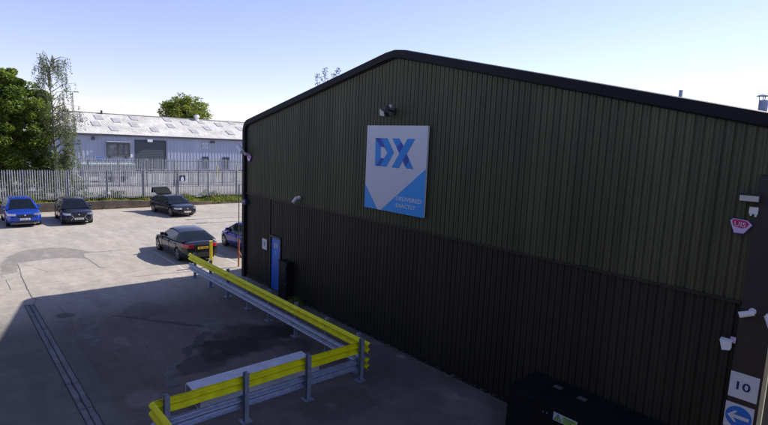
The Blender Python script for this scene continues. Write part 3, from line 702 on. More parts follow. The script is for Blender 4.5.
# barge board sweeping round the eaves
def outline():
    pts = [(0, 0)]; r = .5
    n = 8; a1 = math.atan(SLP)
    cx = r-.0; zc = HE-r*1.08
    pts.append((0, zc))
    for k in range(1, n+1):
        a = math.pi-(math.pi/2-a1)*k/n; pts.append((cx+r*math.cos(a), zc+r*math.sin(a)))
    pts.append((RIDX-.35, roofz(RIDX-.35))); pts.append((RIDX-.12, roofz(RIDX)-.045)); 
    return pts
L_ = outline(); full = L_+[(RIDX, roofz(RIDX)-.03)]+[(WR-x, z) for (x, z) in reversed(L_[1:])]
fr_ = []
for i, (x, z) in enumerate(full):
    a = Vector(full[max(0, i-1)]); c = Vector(full[min(len(full)-1, i+1)]); d = (c-a).normalized(); nrm = Vector((-d.y, 0, d.x)) ; nrm.normalize()
    sc = .0
    fr_.append((Vector((x, 0, z)), Vector((0, 1, 0)), nrm))
b = MB(); b.sweep([(-.11, .03), (.0, .05), (.09, .03), (.09, -.20), (-.04, -.20), (-.05, -.17), (-.11, -.17)], fr_); b.build('barge_board', 'trim', B, smooth=40)
# roof and the walls nobody sees from the front
b = MB(); Yb = 38
roofp = full; vv = []
for (x, z) in roofp: vv += [(x, .1, z), (x, Yb, z)]
b.add(vv, [(2*i, 2*i+1, 2*i+3, 2*i+2) for i in range(1, len(roofp)-1)]); b.build('roof', 'roof_dark', B, smooth=30)
b = MB()
for X_, s in ((0.0, 1), (WR, -1)):
    vv = []; y = .1; k = 0
    while y < Yb: vv += [(X_+s*(.03 if k % 2 else 0.), y, 0), (X_+s*(.03 if k % 2 else 0.), y, HE-.45)]; y += .077; k += 1
    b.add(vv, [(2*i, 2*i+2, 2*i+3, 2*i+1) for i in range(len(vv)//2-1)])
b.add([(0, Yb, 0), (WR, Yb, 0), (WR, Yb, HE-.45), (RIDX, Yb, roofz(RIDX)), (0, Yb, HE-.45)], [(0, 1, 2, 3, 4)])
b.build('side_wall', 'clad_low', B)
MB().add([(.02, .055, 0), (WR-.02, .055, 0), (WR-.02, .055, HE-.3), (RIDX, .055, roofz(RIDX)-.2), (.02, .055, HE-.3)], [(0, 1, 2, 3, 4)])
b = MB(); b.prism([(.03, .06, 0), (WR-.03, .06, 0), (WR-.03, .06, HE-.62), (RIDX, .06, roofz(RIDX)-.25), (.03, .06, HE-.62)], (0, .03, 0)); b.build('backing_wall', 'black', B)
# fixings
for (x, z) in ((10.85, 2.02), (11.02, 2.02), (11.35, 2.02), (10.83, 1.62), (11.02, 1.64), (11.19, 1.62), (11.34, 1.62)):
    MB().tube((x, .014, z), (x, -.014, z), .012, .009, 8).build('fixing', 'frame', B)
# flues
for (x, z0, z1, r, nm, lbl) in ((17.84, 6.9, 7.20, .075, 'roof_flue', 'cowled grey metal flue near the right end of the roof'), (16.41, 7.2, 7.45, .035, 'roof_flue', 'short thin grey pipe on the right roof slope'), (14.33, 7.5, 7.77, .02, 'roof_flue', 'tiny dark spike on the right roof slope')):
    f = MB(); f.tube((x, 1.5, z0), (x, 1.5, z1), r, r, 14); o = f.build('flue', 'galv' if r > .03 else 'frame', B, smooth=40)
    if r > .05:
        c = MB(); c.tube((x, 1.5, z1+.08), (x, 1.5, z1+.11), .125, .05, 16); c.tube((x, 1.5, z1+.07), (x, 1.5, z1+.08), .125, .125, 16)
        for k in range(4): a = k*math.pi/2+.4; c.tube((x+r*.9*math.cos(a), 1.5+r*.9*math.sin(a), z1-.02), (x+r*1.1*math.cos(a), 1.5+r*1.1*math.sin(a), z1+.08), .008, .008, 5)
        c.build('cowl', 'galv', o)
# door
d = MB(); d.box((2.38, .0, .03), (3.09, .045, 2.15)); door = d.build('door', 'door', B, bevel=.004)
MB().box((2.305, -.05, 0), (2.375, .052, 2.235)).box((3.095, -.03, 0), (3.165, .052, 2.235)).box((2.375, -.05, 2.16), (3.095, .052, 2.235)).build('door_frame', 'black', B)
MB().box((2.62, -.006, 1.72), (2.72, -.001, 1.96)).build('notice', 'labelw', door); MB().box((2.80, -.006, 1.76), (2.88, -.001, 1.95)).build('notice', 'labelw', door)
MB().box((2.66, -.006, 1.5), (2.84, -.001, 1.62)).build('notice', 'dxlight', door)
MB().tube((2.46, -.03, 1.0), (2.58, -.03, 1.0), .012, .012, 8).tube((2.47, 0, 1.), (2.47, -.03, 1.), .01, .01, 6).build('handle', 'galv', door)

# number plate "9" by the door
t = thing('number_sign', 'small white door number plate left of the blue door', 'sign', (1.88, -.02, 1.76))
MB().box((-.19, -.02, -.22), (.19, .0, .22)).build('board', 'signwhite', t)
text('numeral', '9', .18, .11, (-.055, -.021, -.09), (1, 0, 0), (0, 0, 1), 'ink', t, .002, bold=.01)

# ================================================================ DX SIGN
t = thing('company_sign', 'large square white and blue logo board reading DELIVERED EXACTLY below a floodlight', 'sign', (9.47, -.06, 5.35)); O = Vector((9.47, -.06, 5.35))
SY = -.10
corner = [hit(*p, 1, SY) for p in ((367, 125.6), (427.3, 125.4), (424.2, 218.2), (364.8, 206.8))]
x0 = (corner[0].x+corner[3].x)/2; x1 = (corner[1].x+corner[2].x)/2; z0 = (corner[2].z+corner[3].z)/2; z1 = (corner[0].z+corner[1].z)/2
MB().box((x0-O.x, -.04, z0-O.z), (x1-O.x, .02, z1-O.z)).build('board', 'signwhite', t)
MB().box((x0+.1-O.x, .0201, z0+.2-O.z), (x1-.1-O.x, .06, z0+.28-O.z)).box((x0+.1-O.x, .0201, z1-.28-O.z), (x1-.1-O.x, .06, z1-.2-O.z)).build('mounting_rail', 'frame', t)
def sgn(px, py):
    q = hit(px, py, 1, SY); return (min(x1, max(x0, q.x))-O.x, min(z1, max(z0, q.z))-O.z)
def A6(u, v): return sgn(360+u/8.5, 120+v/8.5)
def A7(u, v): return sgn(360+u/7.46, 165+v/7.46)
def layer(name, pts, m, off): MB().prism([(a, -.04-off, c) for a, c in pts], (0, -.002, 0)).build(name, m, t)
xl, xr, zb, zt = x0-O.x, x1-O.x, z0-O.z, z1-O.z
tl = A7(42, 140); layer('blue_triangle', [(xl, tl[1]), (xl, zb), (A7(130, 330)[0], zb)], 'dxlight', .002)
ra = A7(485, 30); layer('blue_triangle', [(A7(153, 332)[0], zb), (xr, ra[1]), (xr, zb)], 'dxlight', .002)
layer('letter_d', [A6(*p) for p in ((133,152),(235,155),(290,275),(225,398),(128,388))][:5], 'dxblue', .002)
layer('letter_d_counter', [A6(*p) for p in ((180,228),(208,232),(235,277),(205,324),(178,322))], 'signwhite', .005)
layer('letter_d_fold', [A6(*p) for p in ((133,152),(177,153),(236,272),(232,272),(208,231),(180,227),(152,190))], 'dxdark', .0052)
layer('letter_d_fold', [A6(*p) for p in ((178,323),(205,325),(170,391),(134,389))], 'dxdark', .0053)
layer('letter_x_stroke', [A6(*p) for p in ((275,155),(337,157),(456,418),(392,412))], 'dxblue', .002)
layer('letter_x_fold', [A6(*p) for p in ((312,236),(351,186),(372,224),(336,284))], 'dxdark', .0045)
layer('letter_x_fold', [A6(*p) for p in ((364,350),(396,290),(418,338),(398,385),(384,394))], 'dxdark', .0045)
layer('letter_x_stroke', [A6(*p) for p in ((406,160),(469,160),(330,408),(270,403))], 'dxblue', .007)
def line_txt(s, a, b_, ctop, nm):
    p = A7(*a); q = A7(*b_); h = A7(*ctop)[1]-p[1]
    text(nm, s, h, q[0]-p[0], (p[0], -.042, p[1]), (1, 0, 0), (0, 0, 1), 'signwhite', t, .003, bold=.012)
line_txt('DELIVERED', (268, 262), (460, 292), (268, 232), 'lettering'); line_txt('EXACTLY', (268, 312), (413, 336), (268, 284), 'lettering')

# ================================================================ WALL FITTINGS
t = thing('floodlight', 'black floodlight mounted on the wall directly above the logo board', 'floodlight', (9.36, 0, 7.02), group='wall floodlights')
MB().box((-.09, -.04, -.1), (.09, .0, .1)).build('wall_plate', 'black', t)
MB().tube((0, -.04, 0), (0, -.2, .03), .025, .025, 8).build('bracket', 'black', t)
h = MB(); h.prism([(-.20, -.18, -.16), (.10, -.22, -.16), (.12, -.34, -.06), (.12, -.28, .14), (-.20, -.2, .1)], (-.06, -.10, .0)); h.build('lamp_body', 'black', t, bevel=.012)
MB().prism([(-.25, -.30, -.13), (.00, -.36, -.16), (.03, -.40, -.04), (-.24, -.33, .06)], (-.004, -.02, -.0)).build('lens', 'lampglass', t)
MB().ball((.10, -.24, .13), .05, 10, 8).build('sensor', 'lampglass', t, smooth=60)
def cctv(x, z, label, aim, m='white', group='white security cameras', y=0, s=1., nm='security_camera'):
    t = thing(nm, label, 'camera', (x, y, z), group=group); a = Vector(aim).normalized()
    MB().tube((0, 0, 0), (0, -.05*s, 0), .065*s, .065*s, 16).build('mount', m, t, smooth=40)
    MB().tube((0, -.05*s, 0), (0, -.14*s, -.02*s), .028*s, .028*s, 10).ball((0, -.14*s, -.02*s), .04*s, 10, 8).build('arm', m, t, smooth=40)
    p = Vector((0, -.14, -.02))*s; MB().tube(p-a*.05*s, p+a*.20*s, .055*s, .06*s, 14).build('housing', m, t, smooth=40)
    MB().tube(p+a*.2*s, p+a*.215*s, .042*s, .042*s, 12).build('lens', 'black', t)
cctv(4.42, 3.97, 'white bullet camera on the flashing rail left of the logo board', (-.6, -.25, -.75), s=1.05)
cctv(18.43, 3.60, 'white camera on the brown corner panel pointing left', (-.9, -.3, -.35), s=.85)
cctv(18.665, 3.58, 'white camera at the outer edge of the brown corner panel', (.5, -.5, -.8), s=.85)
t = thing('floodlight', 'small white floodlight angled down above the number 10 sign', 'floodlight', (18.22, 0, 3.03), group='wall floodlights')
MB().box((-.04, -.03, -.05), (.06, 0, .05)).tube((0, -.03, 0), (-.02, -.1, -.02), .02, .02, 8).build('bracket', 'alarmw', t)
MB().prism([(-.16, -.10, .03), (.0, -.10, .03), (.02, -.14, -.10), (-.10, -.14, -.13)], (0, -.09, -.03)).build('lamp_body', 'white', t, bevel=.008)
t = thing('floodlight', 'wide slim floodlight with pale glass above the alarm box', 'floodlight', (18.20, 0, 5.47), group='wall floodlights')
MB().box((-.06, -.12, -.03), (.06, 0, .03)).build('bracket', 'black', t)
MB().box((-.15, -.20, -.055), (.15, -.12, .075)).build('lamp_body', 'black', t, bevel=.01)
MB().box((-.13, -.212, -.042), (.13, -.201, .048)).build('lens', 'lampglass', t)
t = thing('motion_sensor', 'small square white motion sensor right under the slim floodlight', 'sensor', (18.25, 0, 5.27))
MB().box((-.06, -.07, -.055), (.06, 0, .06)).build('housing', 'white', t, bevel=.01)
MB().tube((-.03, -.05, -.055), (-.03, -.05, -.085), .02, .015, 8).tube((.035, -.05, -.055), (.035, -.05, -.1), .022, .012, 8).build('nozzle', 'white', t)
def alarm(x, z, s, label, txt=True):
    t = thing('alarm_box', label, 'alarm', (x, 0, z), group='burglar alarm boxes')
    def pl(pts): return [(a*s, c*s) for a, c in pts]
    shape = [(-.20, .09), (-.15, .15), (.12, .13), (.22, .04), (.08, -.17), (-.10, -.17)]
    MB().prism([(a, 0, c-.01*s) for a, c in pl([(k[0]*1.06, k[1]*1.08) for k in shape])], (0, -.055, 0)).build('back_plate', 'alarmd', t)
    MB().prism([(a, -.056, c) for a, c in pl(shape)], (0, -.02, 0)).build('cover', 'alarmw', t)
    MB().prism([(a, -.0765, c) for a, c in pl([(-.16, .11), (-.13, .135), (.11, .115), (.165, .05), (.12, -.03), (.04, -.055), (-.06, -.04), (-.13, -.01)])], (0, -.003, 0)).build('emblem', 'alarm', t)
    if txt: text('lettering', 'UIS', .11*s, .22*s, (-.11*s, -.08, -.015*s), (1, 0, -.07), (0, 0, 1), 'alarmw', t, .002, bold=.01)
alarm(18.10, 5.0, .74, 'larger red and white hexagonal alarm box marked UIS beneath the white sensor')
alarm(.50, 5.25, .85, 'small red and violet alarm box at the far left edge of the wall')
t = thing('floodlight', 'pale floodlight on an arm at the upper left corner of the wall', 'floodlight', (.30, -.05, 5.45), group='wall floodlights')
MB().tube((.12, .05, -.1), (-.05, -.25, .05), .03, .03, 8).ball((.06, -.1, -.06), .07, 10, 8).build('arm', 'alarmw', t, smooth=50)
q = Vector((.0, -.30, .12)); MB().tube(q+Vector((-.22, 0, .13)), q+Vector((.16, 0, -.10)), .09, .10, 12).build('lamp_body', 'white', t, smooth=40)
t = thing('wall_lamp', 'small dark bulkhead lamp on the left wall corner above the parked hatchback', 'lamp', (.20, -.05, 3.33))
MB().box((-.16, -.10, -.12), (.16, .05, .12)).build('housing', 'ink', t, bevel=.02); MB().ball((-.06, -.11, .02), .05, 10, 8).ball((.09, -.11, .02), .05, 10, 8).build('lens', 'alarmw', t, smooth=60)

# number 10 and arrow signs
t = thing('number_sign', 'white square sign reading 10 on the brown corner panel', 'sign', (18.465, -.034, 2.28))
MB().box((-.205, -.012, -.225), (.205, 0, .225)).build('board', 'signwhite', t, bevel=.003)
text('numeral', '10', .15, .20, (-.10, -.0125, -.075), (1, 0, 0), (0, 0, 1), 'ink', t, .002, bold=.02)
t = thing('direction_sign', 'white square sign with a left arrow in a blue disc below the 10', 'sign', (18.455, -.034, 1.73))
MB().box((-.205, -.012, -.225), (.205, 0, .225)).build('board', 'signwhite', t, bevel=.003)
MB().prism([(.19*math.cos(a*math.pi/20), -.0125, .19*math.sin(a*math.pi/20)) for a in range(40)], (0, -.003, 0)).build('disc', 'arrow', t)
MB().prism([(-.16, -.0162, 0), (-.06, -.0162, .10), (-.02, -.0162, .10), (-.075, -.0162, .03), (.15, -.0162, .03), (.15, -.0162, -.03), (-.075, -.0162, -.03), (-.02, -.0162, -.10), (-.06, -.0162, -.10)], (0, -.003, 0)).build('arrow', 'signwhite', t)

# ================================================================ UNSEEN UNIT ADDED BEHIND THE CAMERA (blocks sky light, keeps the shaded wall dim)
t = thing('added_opposite_unit', 'plain grey unit out of view, added opposite the dark gable to block sky light', 'building', (14, -12.6, 0))
b = MB(); prof = []; x = -17.; k = 0
while x < 22: prof.append((x, -.03 if (k//2) % 2 else 0)); x += .1; k += 1
vv = []
for (xx, d) in prof: vv += [(xx, d, 0), (xx, d, 7.6)]
b.add(vv, [(2*i, 2*i+1, 2*i+3, 2*i+2) for i in range(len(prof)-1)]); b.box((-17, -18, 0), (22, -.1, 7.58)); b.build('wall', 'clad_low', t)
MB().prism([(-17.3, .15, 7.6), (22.3, .15, 7.6), (22.3, .15, 7.85), (-17.3, .15, 7.85)], (0, -18.4, 0)).build('roof', 'roof_dark', t)
MB().box((-6, .01, 0), (-2, .06, 4.2)).build('shutter_door', 'shutter', t)

# ================================================================ BLACK UTILITY BOXES
t = thing('electrical_cabinet', 'tall black cabinet standing beside the blue door', 'cabinet', (3.80, -.3, 0))
MB().box((-.30, -.0, 0), (.30, .28, 1.42)).build('body', 'cabinet', t, bevel=.01); MB().box((-.32, -.03, 1.425), (.32, .29, 1.46)).build('lid', 'cabinet', t)
MB().box((-.27, -.015, .08), (.27, -.001, 1.36)).build('door', 'cabinet', t)
for (x, z) in ((.10, 1.15), (.02, .85), (.20, .62)): MB().box((x-.014, -.022, z-.02), (x+.014, -.0155, z+.02)).build('catch', 'galv', t)
b0 = (14.66, -1.2, 0)
t = thing('storage_box', 'wide black metal box with a flat lid and warning label against the wall', 'box', b0)
MB().box((0, 0, 0), (3.0, 1.15, 1.04)).build('body', 'cabinet', t, bevel=.01); MB().box((-.03, -.03, 1.042), (3.03, 1.16, 1.10)).build('lid', 'cabinet', t, bevel=.008)
for (px, py) in ((558, 387.5), (582, 399)):
    q = gnd(px, py, 1.1); MB().box((q.x-b0[0]-.09, q.y-b0[1]-.07, 1.102), (q.x-b0[0]+.09, q.y-b0[1]+.07, 1.106)).build('lid_patch', 'frame', t)
for (px, py) in ((543, 411.5), (547, 413)):
    q = hit(px, py, 1, -1.2); MB().tube((q.x-b0[0], .0, q.z), (q.x-b0[0], -.012, q.z), .012, .012, 8).build('catch', 'galv', t)
q0 = hit(553.5, 412, 1, -1.21); q1 = hit(577.3, 423, 1, -1.21); lx0, lx1, lz1 = q0.x-b0[0], q1.x-b0[0], (q0.z+q1.z)/2+.01; lz0 = lz1-.17
MB().box((lx0, -.006, lz0), (lx1, -.001, lz1)).build('label_plate', 'labelw', t)
MB().box((lx0+(lx1-lx0)*.40, -.009, lz0+.012), (lx1-.012, -.0065, lz1-.02)).build('label_panel', 'green', t)
xm = lx0+(lx1-lx0)*.2; MB().prism([(xm-.08, -.0065, lz0+.02), (xm+.08, -.0065, lz0+.02), (xm, -.0065, lz1-.015)], (0, -.002, 0)).build('warning_triangle', 'ink', t)
MB().prism([(xm-.058, -.0087, lz0+.032), (xm+.058, -.0087, lz0+.032), (xm, -.0087, lz1-.04)], (0, -.001, 0)).build('triangle_fill', 'green', t)
MB().box((xm-.007, -.0105, lz0+.06), (xm+.007, -.0099, lz0+.10)).box((xm-.007, -.0105, lz0+.04), (xm+.007, -.0099, lz0+.052)).build('exclamation_mark', 'ink', t)
for k in range(3): MB().box((lx0+(lx1-lx0)*.47, -.0105, lz1-.05-k*.035), (lx1-.05-.03*k, -.0095, lz1-.04-k*.035)).build('printed_line', 'frame', t)
# weeds by the wall
rng = random.Random(4); t = thing('weed_clump', 'small green weed clump growing at the foot of the dark wall', 'plant', (4.75, -.28, 0)); b = MB()
for _ in range(260):
    a = rng.uniform(0, 6.28); r = rng.random()**.7*.34; z = rng.uniform(.02, .34)*(1.1-r*1.6)
    leaves(b, (r*math.cos(a)*1.3, r*math.sin(a)*.6, max(.02, z)), (.03, .03, .03), 1, .04, rng=rng)
b.build('foliage', M['leaf_mid'], t, smooth='leaf'); b = MB()
for _ in range(20): a = rng.uniform(0, 6.28); b.tube((0, 0, 0), (.25*math.cos(a), .12*math.sin(a), .22), .005, .003, 4)
b.build('stem', M['leaf_mid'], t)
rng = random.Random(14); b = MB()
for _ in range(240):
    x = rng.uniform(.2, 14.4); y = -abs(rng.gauss(0, .05))-.02
    if rng.random() < .3: x = rng.choice((2.0, 5.6, 9.9, 12.2))+rng.gauss(0, .25)
    leaves(b, (x, y, .03+rng.random()*.04), (.03, .02, .02), 2, .025, rng=rng)
tag(b.build('litter', mat('leaf litter', (.16, .15, .10), .9, var=.5), smooth='leaf'), 'scattered leaf litter along the base of the dark wall', 'litter', kind='stuff')

# ================================================================ BARRIERS
WP = [(0, .155), (.012, .150), (.07, .115), (.083, .09), (.083, .07), (.07, .045), (.02, .018), (.012, 0), (.02, -.018), (.07, -.045), (.083, -.07), (.083, -.09), (.07, -.115), (.012, -.150), (0, -.155)]
WPO = WP+[(a-.006, z) for a, z in reversed(WP)]
def beam(a, b_, nrm, z, name, m, parent, orig, ends=True, flat_end=0):
    a = Vector(a); b_ = Vector(b_); nrm = Vector(nrm); o = Vector(orig); up = Vector((0, 0, 1))
    mb = MB(); n = 6; n = 24; fr = [((a.lerp(b_, k/n))+Vector((0, 0, z))-o+(nrm*.010+up*.006)*noise.noise(Vector((k*.55, z*9, a.x)))*(0 if k in (0, n) else 1), nrm, up) for k in range(n+1)]
    mb.sweep(WPO, fr); ob = mb.build(name, m, parent, smooth=35)
    # bolts where lengths overlap
    d = (b_-a); Ln = d.length; d.normalize(); bl = MB(); k = .35
    while k < Ln:
        for dz in (.0, ):
            for dx in (-.06, .06):
                p = a+d*(k+dx)+Vector((0, 0, z+dz))-o+nrm*.012; bl.tube(p, p+nrm*.016, .016, .012, 6)
        k += 1.62
    bl.build('bolts', 'frame', ob)
    return ob
def barrier(label, a, b_, nrm, posts, ztop=1.10, post_side=-1, ext=None, yend=None, hx=.05):
    o = Vector(a); t = thing('crash_barrier', label, 'barrier', o, group='yellow and grey crash barriers around the pen')
    beam(a, b_, nrm, .87, 'top_beam', 'yellow', t, o); beam(a, b_, nrm, .44, 'bottom_beam', 'galv', t, o)
    d = (Vector(b_)-Vector(a)).normalized(); nn = Vector(nrm)
    for s in posts:
        c = Vector(a)+d*s+nn*(-.075)-o; p = MB(); 
        def bx(u0, u1, v0, v1, z0, z1):
            P4 = [c+d*u0+nn*v0, c+d*u1+nn*v0, c+d*u1+nn*v1, c+d*u0+nn*v1]; p.prism([q_+Vector((0, 0, z0)) for q_ in P4], (0, 0, z1-z0))
        bx(-hx, hx, -.055, -.047, .012, ztop); bx(-hx, hx, .047, .055, .012, ztop); bx(-.004, .004, -.0468, .0468, .012, ztop)
        po = p.build('post', 'galvpost' if hx > .04 else 'galv', t)
        p = MB(); bx(-.12, .12, -.12, .12, 0.001, .012); p.build('base_plate', 'galvpost', po)
        p = MB()
        for su in (-1, 1):
            for sv in (-1, 1): q_ = c+d*(.09*su)+nn*(.09*sv); p.tube(q_+Vector((0, 0, .012)), q_+Vector((0, 0, .04)), .013, .013, 6)
        p.build('bolts', 'galv', po)
        p = MB(); bx(-.03, .03, .056, .0745, .80, .94); bx(-.03, .03, .056, .0745, .37, .51); p.build('spacer', 'galvpost', po)
    return t
# long run parallel with the wall
LB = barrier('long yellow and grey crash barrier running parallel to the dark wall', (-1.1, -1.98, 0), (10.90, -1.98, 0), (0, -1, 0), [.35, 1.99, 3.6, 5.27, 6.78, 8.47, 10.1, 11.55], hx=.028)
# yellow end terminals poking past the corner post
for z in (.87, .44):
    mb = MB(); mb.sweep(WPO, [(Vector((12.002, 0, z)), Vector((0, -1, 0)), Vector((0, 0, 1))), (Vector((12.13, 0, z)), Vector((0, -1, 0)), Vector((0, 0, 1)))]); mb.build('end_terminal', 'yellow', LB, smooth=35)
# cross run, posts on its outer side
CB = barrier('short crash barrier closing the near end of the pen beside the pale block', (10.80, -7.18, 0), (10.80, -2.10, 0), (-1, 0, 0), [.2, 1.85, 3.43, 5.04], ztop=1.12)
TB = barrier('crash barrier leaving the pen corner towards the bottom of the view', (10.78, -7.2, 0), (17.0, -7.2, 0), (0, -1, 0), [1.5, 3.1, 4.7, 6.2])
# pale block lying in the pen
t = thing('concrete_block', 'long pale grey concrete block lying on the ground behind the short barrier', 'block', (9.5, -4.35, 0))
MB().prism([(-.45, -1.6, .03), (.45, -1.6, .0), (.48, -1.6, .06), (.46, -1.6, .31), (-.40, -1.6, .35), (-.47, -1.6, .30)], (0, 3.15, 0)).build('body', 'block', t, bevel=.015)
MB().prism([(-.42, -1.604, .06), (.43, -1.604, .05), (.43, -1.604, .29), (-.38, -1.604, .325)], (0, .003, 0)).build('end_face', 'blockend', t)

# poles at the corner of the building
t = thing('guard_post', 'thin yellow upright post just behind the black saloon', 'post', (-2.1, -.62, 0))
MB().box((-.055, -.055, .0), (.055, .055, 1.22)).build('post', 'ypost', t, bevel=.01); MB().box((-.11, -.11, 0), (.11, .11, .015)).build('base_plate', 'galvpost', t); MB().box((-.065, -.065, 1.222), (.065, .065, 1.25)).build('cap', 'ypost', t)
t = thing('marker_pole', 'tall thin grey pole with an orange lower half at the building corner', 'pole', (-1.54, .48, 0))
MB().tube((0, 0, 1.3), (0, 0, 3.9), .025, .02, 8).build('upper_pole', 'pole', t); MB().tube((0, 0, 0), (0, 0, 1.3), .04, .04, 10).build('lower_sleeve', 'orange', t); MB().tube((.02, .0, .75), (.5, .25, .02), .02, .02, 6).build('stay', 'orange', t)
for (x, y, h_, lbl) in ((-14.5, 13.2, 8., 'grey lamp column hidden behind the unit that shades the yard'), (-12.8, 12.3, 7.2, 'second lamp column behind the unit that shades the yard')):
    t = thing('lamp_column', lbl, 'street lamp', (x, y, 0), group='lamp columns')
    MB().tube((0, 0, 0), (0, 0, h_), .09, .06, 10).build('post', 'pole', t); MB().box((-.12, -.5, h_), (.12, .2, h_+.12)).build('lamp_head', 'pole', t)

# ================================================================ CARS
def lerp_table(T, x):
    for (a, b_) in zip(T[:-1], T[1:]):
        if a[0] <= x <= b_[0]:
            f = (x-a[0])/(b_[0]-a[0]); f = f
            return [p+(q-p)*f for p, q in zip(a[1:], b_[1:])]
    return list(T[-1][1:]) if x > T[-1][0] else list(T[0][1:])
def car(label, loc, rz, S, paint, cat='car', group='parked cars', front_m=True):
    """S: L, W, H, belt, wheel r, wheelbase, top (bonnet/boot line table), green (roof line table)"""
    t = thing('parked_car', label, cat, loc, rz, group)
    Lh = S['L']/2; Wd = S['W']/2; r = S['r']; fx, rx = S['axf'], S['axr']
    xs = sorted(set([-Lh, -Lh+.06, -Lh+.18, -Lh+.4, rx-.45, rx, rx+.45, -.6, 0, .6, fx-.45, fx, fx+.45, Lh-.35, Lh-.16, Lh-.05, Lh]))
    def hw(x):
        e = (Lh-abs(x)); f = 1. if e > .75 else 1-.24*((.75-e)/.75)**2.2
        return Wd*f
    b = MB(); rings = []
    for x in xs:
        wv = hw(x); zt = lerp_table(S['top'], x)[0]; zb_ = .20 if abs(x) < Lh-.5 else .20+.08*(abs(x)-Lh+.5)/.5
        endf = max(0, (abs(x)-(Lh-.12))/.12); zt2 = zt-endf*.10; 
        half = [(0, zt2), (.45*wv, zt2-.004), (.80*wv, zt2-.022), (.93*wv, zt2-.07), (.985*wv, zt2-.17), (wv, (zt2+zb_)*.52), (wv*.985, zb_+.20), (wv*.96, zb_+.06), (wv*.88, zb_), (0, zb_)]
        rings.append([(x, y, z) for y, z in half]+[(x, -y, z) for y, z in reversed(half[1:-1])])
    n = len(rings[0]); vv = [p for R_ in rings for p in R_]; fs = [(i*n+k, i*n+(k+1) % n, (i+1)*n+(k+1) % n, (i+1)*n+k) for i in range(len(rings)-1) for k in range(n)]
    fs += [tuple(range(n)), tuple(reversed(range((len(rings)-1)*n, len(rings)*n)))]
    b.add(vv, fs)
    cut = MB()
    for ax in (fx, rx):
        for s in (-1, 1): cut.tube((ax, s*(Wd-.30), r+.01), (ax, s*(Wd+.2), r+.01), r+.045, r+.045, 28)
    bo = b.build('body', paint, t, smooth=40); co_ = cut.build('cutter', 'blk', t)
    # round the shell, then cut the wheel wells
    md = bo.modifiers.new('s', 'SUBSURF'); md.levels = 1; md.render_levels = 1
    mb_ = bo.modifiers.new('b', 'BOOLEAN'); mb_.object = co_; mb_.operation = 'DIFFERENCE'; mb_.solver = 'EXACT'
    dg = bpy.context.evaluated_depsgraph_get(); dg.update(); nm = bpy.data.meshes.new_from_object(bo.evaluated_get(dg))
    bo.modifiers.clear(); bo.data = nm; bpy.data.objects.remove(co_)
    bm = bmesh.new(); bm.from_mesh(nm)
    for f in bm.faces: f.smooth = True
    for e in bm.edges: e.smooth = not (len(e.link_faces) == 2 and e.calc_face_angle(0) > math.radians(38))
    bm.to_mesh(nm); bm.free()
    # greenhouse
    G0 = S['green']; G_ = []; parts = {}
    for i in range(len(G0)-1):
        p0, p1, p2, p3 = G0[max(0, i-1)], G0[i], G0[i+1], G0[min(len(G0)-1, i+2)]
        for k in range(4):
            f = k/4; x_ = p1[0]+(p2[0]-p1[0])*f
            zc_ = .5*((2*p1[1])+(-p0[1]+p2[1])*f+(2*p0[1]-5*p1[1]+4*p2[1]-p3[1])*f*f+(-p0[1]+3*p1[1]-3*p2[1]+p3[1])*f**3)
            G_.append((x_, .5*zc_+.5*(p1[1]+(p2[1]-p1[1])*f), p1[2], p1[3]))
    G_.append(G0[-1])
    def put(k, quad): parts.setdefault(k, MB()).add(quad, [tuple(range(len(quad)))])
    def sec(x, z):
        belt = lerp_table(S['top'], x)[0]-.05; wb = min(hw(x)*.93, Wd*.93); h = max(0.0, z-belt); wt = wb-h*.42
        zz = belt+h
        return [(wb, belt), (wt+.035, belt+h*.80), (wt-.01, belt+h*.93), (wt-.10, zz-.006), (wt*.45, zz+.012*min(1, h*3)), (0, zz+.016*min(1, h*3))]
    for (a, c) in zip(G_[:-1], G_[1:]):
        Sa, Sc = sec(a[0], a[1]), sec(c[0], c[1]); side, top = a[2], a[3]
        for sgn_ in (1, -1):
            for k in range(5):
                q = [(a[0], sgn_*Sa[k][0], Sa[k][1]), (c[0], sgn_*Sc[k][0], Sc[k][1]), (c[0], sgn_*Sc[k+1][0], Sc[k+1][1]), (a[0], sgn_*Sa[k+1][0], Sa[k+1][1])]
                if sgn_ < 0: q.reverse()
                if k == 0: key = side+('_l' if sgn_ > 0 else '_r') if side == 'window' else side
                elif k < 3: key = 'roof'
                else: key = top
                put(key, q)
    for key, mb in parts.items():
        if key == 'roof': mb.build('roof', paint, t, smooth=35)
        elif key == 'pillar': mb.build('pillar', 'blk', t, smooth=30)
        elif key == 'glassroof': mb.build('sunroof', 'glass', t, smooth=30)
        elif key == 'none': pass
        else: mb.build({'window_l': 'side_window', 'window_r': 'side_window', 'windscreen': 'windscreen', 'rear_window': 'rear_window'}[key], 'glass', t, smooth=30)
    # window surround line
    if S.get('chrome'):
        for s in (1, -1):
            c_ = MB(); pts = [Vector((a[0], s*(sec(a[0], a[1])[0][0]+.006), sec(a[0], a[1])[0][1]+.045)) for a in G_[1:-1]]
            pts2 = [Vector((a[0], s*(sec(a[0], a[1])[1][0]+.008), sec(a[0], a[1])[1][1])) for a in G_[1:-1] if a[2] == 'window' or a is G_[-2]]
            c_.path(pts2, [.010]*len(pts2), 5); c_.build('window_trim', 'chrome', t)
